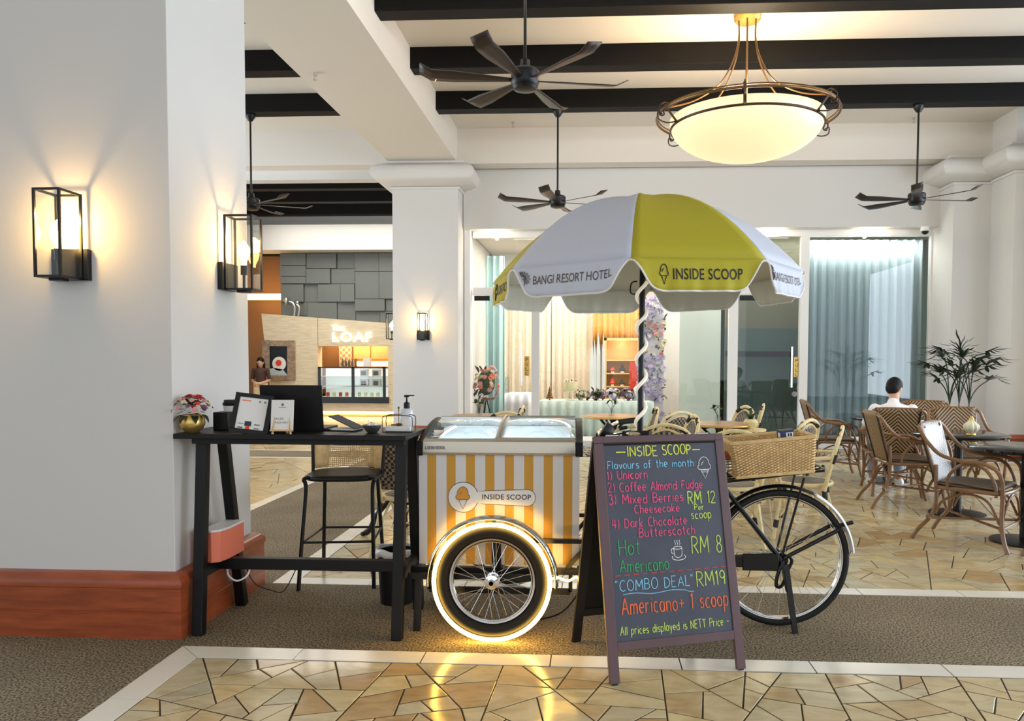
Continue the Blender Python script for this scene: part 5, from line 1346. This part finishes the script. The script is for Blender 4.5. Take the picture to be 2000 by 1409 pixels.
bis = [((1.48, 8.62), 108, 'cream bistro chair leaning into view behind the left side of the wicker basket'),
       ((1.75, 9.15), 79, 'cream bistro chair seen edge-on just right of the chair behind the basket'),
       ((1.72, 7.02), 48, 'cream bistro chair with round woven back rising behind the right end of the basket'),
       ((1.72, 6.24), 71, 'cream bistro chair seen from the side right of the wicker basket'),
       ((1.10, 6.02), -5, 'cream bistro chair between the chalkboard and the left end of the basket'),
       ((.62, 6.50), -3, 'bistro chair whose arched back top peeks over the middle of the chalkboard'),
       ((.44, 8.35), 92, 'cream bistro chair tilted beside the foot of the parasol pole'),
       ((.76, 7.95), 30, 'cream bistro chair with rounded woven back below the flower column'),
       ((.70, 7.2), 98, 'cream bistro chair seen edge-on left of the right wooden cafe table'),
       ((-1.02, 8.45), 88, 'cream bistro chair with dark back left of the centre, above the freezer lids'),
       ((-.84, 7.2), 176, 'cream bistro chair whose hoop just shows over the rear edge of the freezer'),
       ((-1.27, 5.42), -8, 'cream bistro chair behind the right leg of the bar table')]
for i, ((x, y), a, lb) in enumerate(bis): put(bc, i > 0, (x, y, 0), R(a), lb, group=BG)

# ================================================================== CAFE TABLES
def make_cafe_table():
    t = thing('cafe_table', (0, 0, 0), '', 'table')
    MB().lathe([(0, .735), (.31, .735), (.335, .74), (.34, .75), (.335, .76), (0, .762)], (0, 0, 0), 44).build('tabletop', 'table_wood', t)
    MB().tube(ring((0, 0, .748), .338, 48, 'xy'), .009, 6, closed=True).build('brass_edge', 'brass', t)
    MB().lathe([(0, .72), (.05, .72), (.03, .69), (.025, .6), (.04, .55), (.025, .5), (.028, .3), (.045, .24), (.06, .2), (.05, .16), (0, .15)], (0, 0, 0), 18).build('pedestal', 'black_metal', t)
    for k in range(4):
        a = R(45+90*k); q = lambda r, z: (r*cos(a), r*sin(a), z)
        MB().tube(spline([q(.03, .26), q(.10, .27), q(.19, .17), q(.25, .05), q(.29, .02)], 6), [.022]*24+[.012], 8).ball(q(.30, .018), (.026, .026, .018), 8, 6).build('foot', 'black_metal', t)
        MB().tube(spline([q(.03, .55), q(.07, .62), q(.13, .68), q(.18, .73)], 5), .014, 6).build('bracket', 'black_metal', t)
    return t
ct = make_cafe_table()
tabs = [((-1.25, 8.75), 'round wooden cafe table in front of the left glass door'), ((.26, 8.85), 'round wooden cafe table in front of the long skirted table'),
        ((1.31, 7.92), 'round wooden cafe table in front of the frosted panel'), ((-1.50, 6.0), 'round wooden cafe table behind the right end of the bar table')]
for i, ((x, y), lb) in enumerate(tabs): put(ct, i > 0, (x, y, 0), .3*i, lb, group='round wooden cafe tables')
def make_black_table():
    t = thing('black_table', (0, 0, 0), '', 'table')
    MB().lathe([(0, .715), (.40, .715), (.41, .722), (.41, .738), (.40, .745), (0, .745)], (0, 0, 0), 48).build('tabletop', 'gloss_black', t)
    MB().cyl((0, 0, .02), (0, 0, .72), .035, seg=16).build('column', 'black_metal', t)
    MB().lathe([(0, 0), (.24, 0), (.24, .012), (.2, .02), (.05, .035), (0, .035)], (0, 0, 0), 36).build('base_plate', 'black_metal', t)
    MB().box((0, 0, .705), (.5, .05, .02)).box((0, 0, .705), (.05, .5, .02)).build('support', 'black_metal', t, smooth=False)
    return t
mat('gloss_black', (20, 20, 22), .08)
bt = make_black_table()
for i, ((x, y), lb) in enumerate([((3.38, 6.12), 'near round black table at the right edge of the photo'), ((3.37, 7.2), 'middle round black table carrying the glass lantern'), ((3.45, 9.12), 'far round black table in front of the seated man')]):
    put(bt, i > 0, (x, y, 0), 0, lb, group='round black tables')
def bud_vase(x, y, z, lb):
    t = thing('bud_vase', (x, y, z), lb, 'vase', group='small glass vases with green sprigs')
    MB().lathe([(0, 0), (.03, 0), (.038, .03), (.03, .06), (.02, .075), (.024, .085)], (0, 0, 0), 16).build('glass_vase', 'clear', t)
    mb = MB(); g = random.Random(int(abs(x)*97))
    for i in range(7):
        a = g.uniform(0, 2*pi); b = (cos(a)*.05, sin(a)*.05, .13+g.uniform(0, .04)); mb.tube([(0, 0, .01), (cos(a)*.01, sin(a)*.01, .08), b], .0015, 4); leaf(mb, b, (cos(a)*.085, sin(a)*.085, .15), .035); leaf(mb, b, (cos(a+1)*.05, sin(a+1)*.05, .19), .03)
    mb.build('sprig', 'leaf', t)
bud_vase(-1.27, 8.7, .762, 'small glass vase with a sprig on the left wooden cafe table')
bud_vase(.24, 8.8, .762, 'small glass vase with a sprig on the wooden table before the skirted table')
bud_vase(1.30, 7.9, .762, 'small glass vase with a sprig on the right wooden cafe table')
t = thing('striped_vase', (1.60, 7.75, 0), 'cream striped bowl vase with greenery behind the left rear corner of the basket', 'vase')
MB().cyl((0, 0, 0), (0, 0, .70), .02, seg=10).lathe([(0, 0), (.16, 0), (.16, .02), (0, .03)], (0, 0, 0), 24).lathe([(0, .70), (.15, .70), (.15, .72), (0, .72)], (0, 0, 0), 24).build('stand', 'rattan_cream', t)
MB().lathe([(0, .72), (.04, .72), (.07, .76), (.072, .79), (.05, .82), (.04, .82)], (0, 0, 0), 20).build('bowl', 'rattan_cream', t)
mb = MB()
for i in range(9):
    a = i*.7; leaf(mb, (0, 0, .80), (cos(a)*.1, sin(a)*.1, .87+.02*(i % 3)), .03)
mb.build('greenery', 'leaf', t)
# ribbed glass lantern on the middle black table
t = thing('glass_lantern', (3.42, 7.08, .745), 'ribbed pale glass lantern on the middle black table', 'lantern')
def rib_(u, v):
    a = u*2*pi; pr = [(0, .02), (.15, .045), (.35, .062), (.6, .06), (.8, .035), (.9, .02), (1, .02)]
    for (a0, r0), (a1, r1) in zip(pr, pr[1:]):
        if v <= a1: r = r0+(r1-r0)*(v-a0)/(a1-a0); break
    r *= 1+.10*cos(a*10); return V((r*cos(a), r*sin(a), .01+.13*v))
mat('lantern_glass', (226, 220, 186), .15)
MB().grid(rib_, 80, 12).build('ribbed_globe', 'lantern_glass', t)
MB().lathe([(0, 0), (.04, 0), (.035, .012), (0, .015)], (0, 0, 0), 18).ball((0, 0, .155), .014, 10, 6).lathe([(0, .138), (.022, .138), (.016, .15), (0, .15)], (0, 0, 0), 14).build('metal_cap', 'brass', t)

# ================================================================== PALM
t = thing('potted_palm', (4.95, 10.6, 0), 'potted lady palm with fan leaves in front of the right pillars', 'plant')
MB().lathe([(0, 0), (.15, 0), (.2, .34), (.21, .36), (.18, .36), (.17, .3), (0, .3)], (0, 0, 0), 28).build('pot', 'black_paint', t)
g = random.Random(21); st = MB(); fans_ = []
def bp_(x, y, z): return V((x, y, z))
for i, (tx, tz) in enumerate(((-.36, 1.22), (-.15, 1.22), (.14, 1.3), (.3, 1.28), (-.05, 1.42), (-.42, 1.32), (-.20, 1.42), (.0, 1.5), (.1, 1.42), (.25, 1.38), (.45, 1.36), (.5, 1.12), (-.3, 1.12), (-.08, 1.3), (.2, 1.22), (-.12, 1.15), (.33, 1.48), (-.28, 1.5), (.06, 1.2))):
    bx = (-.12, .0, .13)[i % 3]; ty = g.uniform(-.2, .2)
    st.tube(spline([(bx*.5, 0, .3), (bx, 0, .8), (bx+(tx-bx)*.3, ty*.3, tz-.12), (tx*.85, ty*.8, tz)], 5), .0075, 5)
    tip = V((tx*.85, ty*.8, tz)); out = V((tx-bx*1.0, ty, .12)).normalized(); lf = MB(); n = g.choice((6, 7, 8))
    for k in range(n):
        a = R(-85+170*k/(n-1)); side = out.cross(V((0, 0, 1))).normalized(); d = (out*cos(a)+side*sin(a)+V((0, 0, .15-.35*abs(sin(a))*.4))).normalized()
        L = g.uniform(.24, .36); m0 = tip+d*L*.55+V((0, 0, .02)); e = tip+d*L+V((0, 0, -.06))
        leaf(lf, tip, m0, .046, .1); leaf(lf, m0-d*.06, e, .042, -.1)
    lf.build('fan_leaf', 'leaf_dark', t)
st.build('stems', 'leaf_dark', t)
t.scale = (1.02,)*3

# ================================================================== PEOPLE
def figure_mesh(name, caps, m, parent, vox=.009, smooth=6):
    "one continuous surface: tapered limbs and ellipsoids fused by a voxel remesh"
    mb = MB()
    for c in caps:
        if c[0] == 'e': mb.ball(c[1], c[2], 18, 12, rot=c[3] if len(c) > 3 else None)
        else:
            _, p, q, r0, r1 = c; p, q = V(p), V(q); n = 5
            mb.tube([p+(q-p)*i/n for i in range(n+1)], [r0+(r1-r0)*i/n for i in range(n+1)], 14); mb.ball(p, r0, 14, 8); mb.ball(q, r1, 14, 8)
    o = mb.build(name, m, parent)
    q = o.modifiers.new('fuse', 'REMESH'); q.mode = 'VOXEL'; q.voxel_size = vox; q.use_smooth_shade = True
    q = o.modifiers.new('soft', 'SMOOTH'); q.factor = .5; q.iterations = smooth
    return o
def hand_caps(w_, d, up, side, L=.175):
    "palm plus five unequal, bent fingers; w_ wrist, d pointing direction, up = back of the hand, side = thumb side"
    w_, d, up, side = V(w_), V(d).normalized(), V(up).normalized(), V(side).normalized(); out = []
    palm = w_+d*L*.27
    out.append(('e', palm, (.030, .030, .030))); 
    for k in range(4): out.append(('c', w_+side*(.012-.008*k), palm+d*.03+side*(.030-.02*k), .014, .011))
    for k, ln in enumerate((.068, .076, .070, .054)):
        b = palm+d*.03+side*(.030-.02*k); m1 = b+d*ln*.5-up*.008; m2 = m1+d*ln*.3-up*ln*.3; e = m2+d*ln*.1-up*ln*.3
        out += [('c', b, m1, .0092, .0086), ('c', m1, m2, .0086, .008), ('c', m2, e, .008, .0072)]
    b = w_+d*.025+side*.022; m1 = b+(d*.6+side*.8).normalized()*.04; e = m1+(d*.9+side*.2-up*.3).normalized()*.032
    out += [('c', b, m1, .012, .0105), ('c', m1, e, .010, .0085)]
    return out
def head_parts(parent, c, q, hair_m='hair', long=False):
    "face, ears and hair; c head centre, q rotation (face looks along local +Y)"
    X = lambda x, y, z: V(c)+q @ V((x, y, z))
    fc = [('e', X(0, 0, .0), (.074, .094, .105), q), ('e', X(0, .03, -.055), (.052, .058, .055), q), ('e', X(0, .096, -.008), (.011, .016, .02), q), ('c', X(0, .088, .02), X(0, .098, -.012), .008, .012),
          ('e', X(-.076, -.005, -.005), (.008, .018, .03), q), ('e', X(.076, -.005, -.005), (.008, .018, .03), q), ('c', X(-.02, .082, -.048), X(.02, .082, -.048), .007, .007)]
    for s in (-1, 1):
        e = MB().ball(X(s*.03, .080, .012), (.012, .009, .008), 10, 8, rot=q).build('eye', 'paper', parent)
        MB().ball(X(s*.03, .088, .012), .004, 8, 6).build('iris', 'print_black', e)
        MB().tube([X(s*.014, .092, .034), X(s*.032, .092, .040), X(s*.048, .080, .034)], .0035, 5).build('eyebrow', hair_m, parent)
    mat_l = 'lips' if 'lips' in MT else mat('lips', (176, 92, 84), .5)
    if mat_l != 'lips': mat_l = 'lips'
    MB().tube([X(-.022, .086, -.048), X(0, .092, -.046), X(.022, .086, -.048)], .005, 6).build('mouth', mat_l, parent)
    hc = [('e', X(0, -.012, .026), (.083, .098, .098), q), ('e', X(0, -.045, -.012), (.074, .066, .072), q)]
    h = MB()
    if long:
        hc += [('c', X(-.06, -.03, 0), X(-.075, -.03, -.24), .035, .028), ('c', X(.06, -.03, 0), X(.075, -.03, -.24), .035, .028), ('c', X(0, -.06, 0), X(0, -.07, -.26), .05, .04)]
    o = figure_mesh('hair', hc, hair_m, parent, .007, 3)
    # trim the hair away from the face: move the front shell back by keeping it above the forehead
    return fc
def trim_hair(o, c, q, zc=.035):
    bm = bmesh.new(); bm.from_mesh(o.data); rm = []
    qi = q.transposed()
    for f in bm.faces:
        l = qi @ (f.calc_center_median()-V(c))
        if l.y > .035 and l.z < zc+.02: rm.append(f)
    bm.free(); return o

# seated man, facing +Y, body local to his seat
t = thing('person', (3.245, 8.42, 0), 'seated man in a white T-shirt seen from behind, looking down to his right', 'person', rz=R(-12))
qh = (Euler((R(-22), 0, R(-32))).to_matrix())
hc_ = V((.02, .075, 1.105))
sk = head_parts(t, hc_, qh)
sk += [('c', (0.0, .0, .93), hc_+V((0, -.02, -.06)), .056, .052), ('c', (0, -.04, .56), (0, -.05, .80), .125, .14), ('e', (0, -.03, .84), (.18, .105, .11)), ('e', (0, 0, .52), (.17, .13, .11))]
for s, hx in ((-1, -.10), (1, .12)):
    sh, el, wr = V((s*.185, -.02, .885)), V((s*.265, .11, .665)), V((hx, .30, .775))
    sk += [('c', sh, el, .05, .038), ('c', el, wr, .038, .025)]
    d = (wr-el).normalized(); sk += hand_caps(wr, (d+V((-s*.3, .2, .1))), (0, .6, -.8) if False else (0, 0, 1), (-s*.4, .8, .2))
    hip, kn, ak = V((s*.095, .03, .53)), V((s*.13, .44, .52)), V((s*.14, .40, .10))
    sk += [('c', hip, kn, .085, .062), ('c', kn, ak, .055, .036), ('c', ak, (s*.15, .50, .05), .035, .03)]
figure_mesh('body', sk, 'skin', t, .0085, 3)
cl = [('c', (0, -.04, .52), (0, -.05, .80), .148, .160), ('e', (0, -.03, .845), (.195, .118, .112)), ('e', (0, .0, .52), (.185, .148, .08)), ('c', (0, -.015, .90), (0, -.005, .945), .082, .066)]
for s in (-1, 1): cl += [('c', (s*.185, -.02, .885), (s*.250, .075, .73), .060, .054)]
figure_mesh('t_shirt', cl, 'shirt', t, .011, 4)
pn_ = [('e', (0, .0, .50), (.178, .142, .095))]
for s in (-1, 1): pn_ += [('c', (s*.095, .03, .53), (s*.13, .44, .52), .098, .075), ('c', (s*.13, .44, .52), (s*.14, .40, .14), .072, .055)]
figure_mesh('trousers', pn_, 'denim', t, .011, 4)
for s in (-1, 1):
    MB().ball((s*.15, .46, .045), (.048, .14, .045), 14, 8).bb((s*.15-.045, .335, 0), (s*.15+.045, .59, .025)).build('shoe', 'white_plastic', t)
o = MB().box((0, 0, 0), (.075, .15, .008)).build('phone', 'black_metal', bevel=.003); o.location = t.matrix_basis @ V((.01, .36, .80)) if False else V((3.245, 8.42, 0))+M.Rotation(R(-12), 3, 'Z') @ V((.01, .38, .795)); o.rotation_euler = (R(35), 0, R(-12)); tag(o, 'black phone held by the seated man', 'phone')

# standing woman by the far shop
wp = at(511, 770, 17.6)
t = thing('person', (wp.x-.02, 17.6, 0), 'long-haired woman in brown top and cream trousers by the stone shop front', 'person', rz=R(180))
hc_ = V((0, .0, 1.30)); q0 = Euler((R(-6), 0, R(8))).to_matrix()
sk = head_parts(t, hc_, q0, long=True)
sk += [('c', (0, 0, 1.14), (0, -.005, 1.24), .045, .042), ('c', (0, 0, .86), (0, 0, 1.06), .095, .115), ('e', (0, 0, 1.10), (.15, .08, .07)), ('e', (0, 0, .80), (.15, .11, .11))]
for s in (-1, 1):
    sh, el, wr = V((s*.16, 0, 1.12)), V((s*.20, -.02, .88)), V((s*.07, .17, .80))
    sk += [('c', sh, el, .040, .032), ('c', el, wr, .032, .022)] + hand_caps(wr, (-s*.5, .4, -.1), (0, .2, 1), (0, 1, .3), .16)
    sk += [('c', (s*.08, 0, .78), (s*.085, .01, .42), .078, .052), ('c', (s*.085, .01, .42), (s*.09, 0, .07), .046, .030), ('c', (s*.09, 0, .05), (s*.095, .13, .03), .03, .025)]
figure_mesh('body', sk, 'skin', t, .009, 3)
mat('brown_top', (72, 48, 40), .8); mat('cream_cloth', (226, 208, 170), .8)
figure_mesh('top', [('c', (0, 0, .84), (0, 0, 1.06), .112, .128), ('e', (0, 0, 1.10), (.165, .092, .075)), ('c', (-.16, 0, 1.12), (-.195, -.015, .93), .05, .045), ('c', (.16, 0, 1.12), (.195, -.015, .93), .05, .045)], 'brown_top', t, .011, 3)
figure_mesh('trousers', [('e', (0, 0, .79), (.16, .12, .11))]+[('c', (s*.08, 0, .78), (s*.095, .0, .12), .09, .075) for s in (-1, 1)], 'cream_cloth', t, .011, 3)
for s in (-1, 1): MB().ball((s*.095, .06, .03), (.04, .12, .03), 12, 8).build('shoe', 'black_paint', t)

# ================================================================== DISPLAY ROOM CONTENTS
# wedding cake, dome, gold tree, flower row, crystals, shelf, flower column
def flower_cluster(name, cen, ext, n, ms, lb, rr=(.03, .05), parent=None, seed=1, leafn=30):
    g = random.Random(seed); t = thing(name, cen, lb, 'flowers'); mb = MB()
    for i in range(leafn):
        p = V((g.uniform(-1, 1)*ext[0], g.uniform(-1, 1)*ext[1], g.uniform(-1, 1)*ext[2])); leaf(mb, p*.7, p*1.05+V((g.uniform(-.05, .05), -.04, g.uniform(-.04, .05))), .045)
    mb.build('foliage', 'leaf_dark', t)
    core = MB().ball((0, .02, 0), [e*.72 for e in ext], 14, 10).build('stem_core', 'leaf', t)
    for i in range(n):
        a, z = g.uniform(0, 2*pi), g.uniform(-.95, .95); rxy = sqrt(1-z*z*.9)
        d = V((cos(a)*rxy, sin(a)*rxy, z)); p = V((d.x*ext[0], d.y*ext[1], d.z*ext[2])); 
        if p.y > ext[1]*.5: p.y = -p.y
        blossom(MB(), p, g.uniform(*rr), 8, g, tilt=V((d.x, min(d.y, -.2), d.z+.2))).build('flower', g.choice(ms), t)
    return t
# table top 1 (x -2..-1.15, y 14.3..15, z .75)
t = thing('glass_cloche', (-1.63, 14.5, .75), 'glass dome with a silver branch on the white skirted table', 'cloche')
MB().lathe([(0, 0), (.10, 0), (.10, .02), (0, .02)], (0, 0, 0), 20).build('base', 'steel', t)
MB().lathe([(.09, .02), (.09, .24), (.075, .32), (.03, .39), (0, .40)], (0, 0, 0), 24).build('glass_dome', 'clear', t)
mb = MB(); g = random.Random(3)
for i in range(16):
    a = i*2.4; mb.tube([(0, 0, .04+i*.01), (.05*cos(a), .05*sin(a), .09+i*.016)], .004, 4).ball((.05*cos(a), .05*sin(a), .09+i*.016), .012, 6, 4)
mb.build('silver_branch', 'steel', t)
flower_cluster('pink_bouquet', (-1.86, 13.6, .98), (.22, .15, .32), 46, ['petal_pink', 'petal_cream', 'coral', 'petal_pink'], 'tall bouquet of pink and peach roses just inside the left glass door', (.045, .065), seed=4)
t = thing('flower_stand', (-1.86, 13.6, 0), 'dark tripod stand under the pink bouquet', 'stand')
for a in (0, 2.1, 4.2): MB().cyl((.18*cos(a), .12*sin(a), 0), (0, 0, .72), .012, seg=6).build('leg', 'black_metal', t)
# long table (x -.86..1.05, y 13.3..13.95, z .68)
t = thing('wedding_cake', (-.36, 13.55, .68), 'small white cake on a glass stand on the long green-skirted table', 'cake')
MB().lathe([(0, 0), (.09, 0), (.03, .03), (.02, .12), (.11, .15), (.13, .155), (.13, .165), (0, .165)], (0, 0, 0), 24).build('cake_stand', 'clear', t)
MB().lathe([(0, .165), (.115, .165), (.115, .32), (.105, .335), (0, .335)], (0, 0, 0), 28).build('cake', 'petal_cream', t, bevel=.004)
for i in range(6): MB().ball((.1*cos(i*.5+4), .1*sin(i*.5+4), .33+.01*(i % 3)), .018, 8, 6).build('sugar_flower', ('petal_mauve', 'petal_pink')[i % 2], t)
t = thing('gold_tree', (-.72, 13.5, .68), 'tiny golden tree ornament at the left end of the long skirted table', 'ornament')
mb = MB()
for i in range(6): mb.lathe([(0, .06+i*.03), (.07-i*.011, .02+i*.035), (.05-i*.009, .05+i*.035), (0, .08+i*.035)], (0, 0, 0), 9)
mb.build('branches', 'bronze', t); MB().cyl((0, 0, 0), (0, 0, .05), .012, seg=8).build('trunk', 'bronze_dark', t)
for i, (x, ms, lb) in enumerate(((-.13, ['petal_cream', 'petal_mauve'], 'left clump of pale and mauve flowers on the long skirted table'), (.14, ['petal_mauve', 'petal_mauve', 'petal_pink'], 'dark mauve clump of flowers in the row on the long skirted table'), (.40, ['petal_lilac', 'petal_white'], 'lilac clump of flowers in the row on the long skirted table'), (.66, ['petal_mauve', 'petal_lilac'], 'right dark clump of flowers ending the row on the long skirted table'))):
    flower_cluster('flower_clump', (x, 13.5, .79), (.125, .11, .10), 22, ms, lb, (.03, .05), seed=10+i, leafn=14)['group'] = 'flower row on the long skirted table'
t = thing('crystal_stand', (.12, 14.1, 0), 'tall white icicle-like crystal sculpture behind the long skirted table', 'sculpture'); g = random.Random(9)
for i in range(13):
    x = g.uniform(-.12, .14); h = g.uniform(1.35, 1.95); z0 = g.uniform(.0, .0); MB().tube([(x, g.uniform(-.03, .03), z0), (x, 0, h-.3), (x+g.uniform(-.01, .01), 0, h)], [.02, .022, .003], 6).build('crystal_rod', 'white_plastic', t, smooth=False)
t = thing('shelf_unit', (.62, 15.3, 0), 'golden lit shelf unit with small gifts in the display room', 'shelf')
mb = MB().bb((-.36, -.15, 0), (-.31, .15, 1.82)).bb((.31, -.15, 0), (.36, .15, 1.82)).bb((-.36, -.15, 1.77), (.36, .15, 1.82)).build('side_frame', 'shelf_gold', t, smooth=False)
MB().bb((-.31, .12, 0), (.31, .15, 1.77)).build('back_board', 'sand_wood', t, smooth=False)
for z in (.62, .86, 1.12, 1.38): MB().bb((-.31, -.15, z-.012), (.31, .12, z+.012)).build('shelf_board', 'shelf_gold', t, smooth=False)
point('shelf_glow', (.62, 15.15, 1.7), 3, (1, .8, .5), .05)
k = 0
for z, row in ((.632, 3), (.872, 3), (1.132, 3)):
    for i in range(row):
        x = .62-.19+i*.19; o = thing('gift_ornament', (x, 15.2, z), ('dark red', 'black', 'cream')[i] + ' ornament on a white block, ' + ('bottom', 'middle', 'top')[int((z-.6)/.25)] + ' row of the golden shelf unit', 'ornament', group='ornaments on the shelf unit')
        MB().bb((-.03, -.03, 0), (.03, .03, .04)).build('block', 'paper', o, smooth=False)
        MB().lathe([(0, .04), (.05, .045), (.055, .06), (.02, .10+.04*((i+k) % 2)), (0, .13+.05*((i+k) % 2))], (0, 0, 0), 10).build('figure', ('petal_red', 'print_black', 'petal_cream')[i], o)
    k += 1
fcl = thing('flower_column', (1.05, 13.75, 0), 'tall column of lilac, pink and white flowers behind the parasol pole', 'flowers')
g = random.Random(77)
MB().bb((-.16, 0, 0), (.24, .12, 2.5)).build('backing', 'petal_white', fcl, smooth=False)
fol = MB()
for i in range(120):
    z = g.uniform(.1, 2.5); x = g.uniform(-.22, .26); leaf(fol, (x, -.02, z), (x+g.uniform(-.1, .1), -.14, z+g.uniform(-.1, .1)), .04)
fol.build('foliage', 'leaf_dark', fcl)
for i in range(230):
    z = g.uniform(.05, 2.5); x = g.uniform(-.2, .25); zz = z+x
    if 1.5 < z < 1.62 or (1.95 < z < 2.08): m_ = g.choice(('petal_pink', 'petal_pink', 'coral', 'petal_cream'))
    elif 1.6 < z < 1.95 and x > 0: m_ = g.choice(('petal_cream', 'petal_pink', 'petal_mauve'))
    else: m_ = g.choice(('petal_lilac', 'petal_lilac', 'petal_white', 'petal_lilac'))
    blossom(MB(), (x, -.05-g.uniform(0, .06), z), g.uniform(.035, .065), 7, g, tilt=V((g.uniform(-.5, .5), -1, g.uniform(-.3, .5)))).build('flower', m_, fcl)
tag(MB().bb((.74, 14.6, .0), (.98, 14.7, 1.35)).build('red_banner', 'petal_red', smooth=False), 'narrow red panel between the shelf unit and the flower column', 'panel')
tag(MB().lathe([(0, 0), (.11, 0), (.12, .1), (.09, .2), (.05, .25), (0, .26)], (.84, 13.6, .68), 20).build('white_cushion', 'white_plastic'), 'rounded white cushion at the right end of the long skirted table', 'cushion')
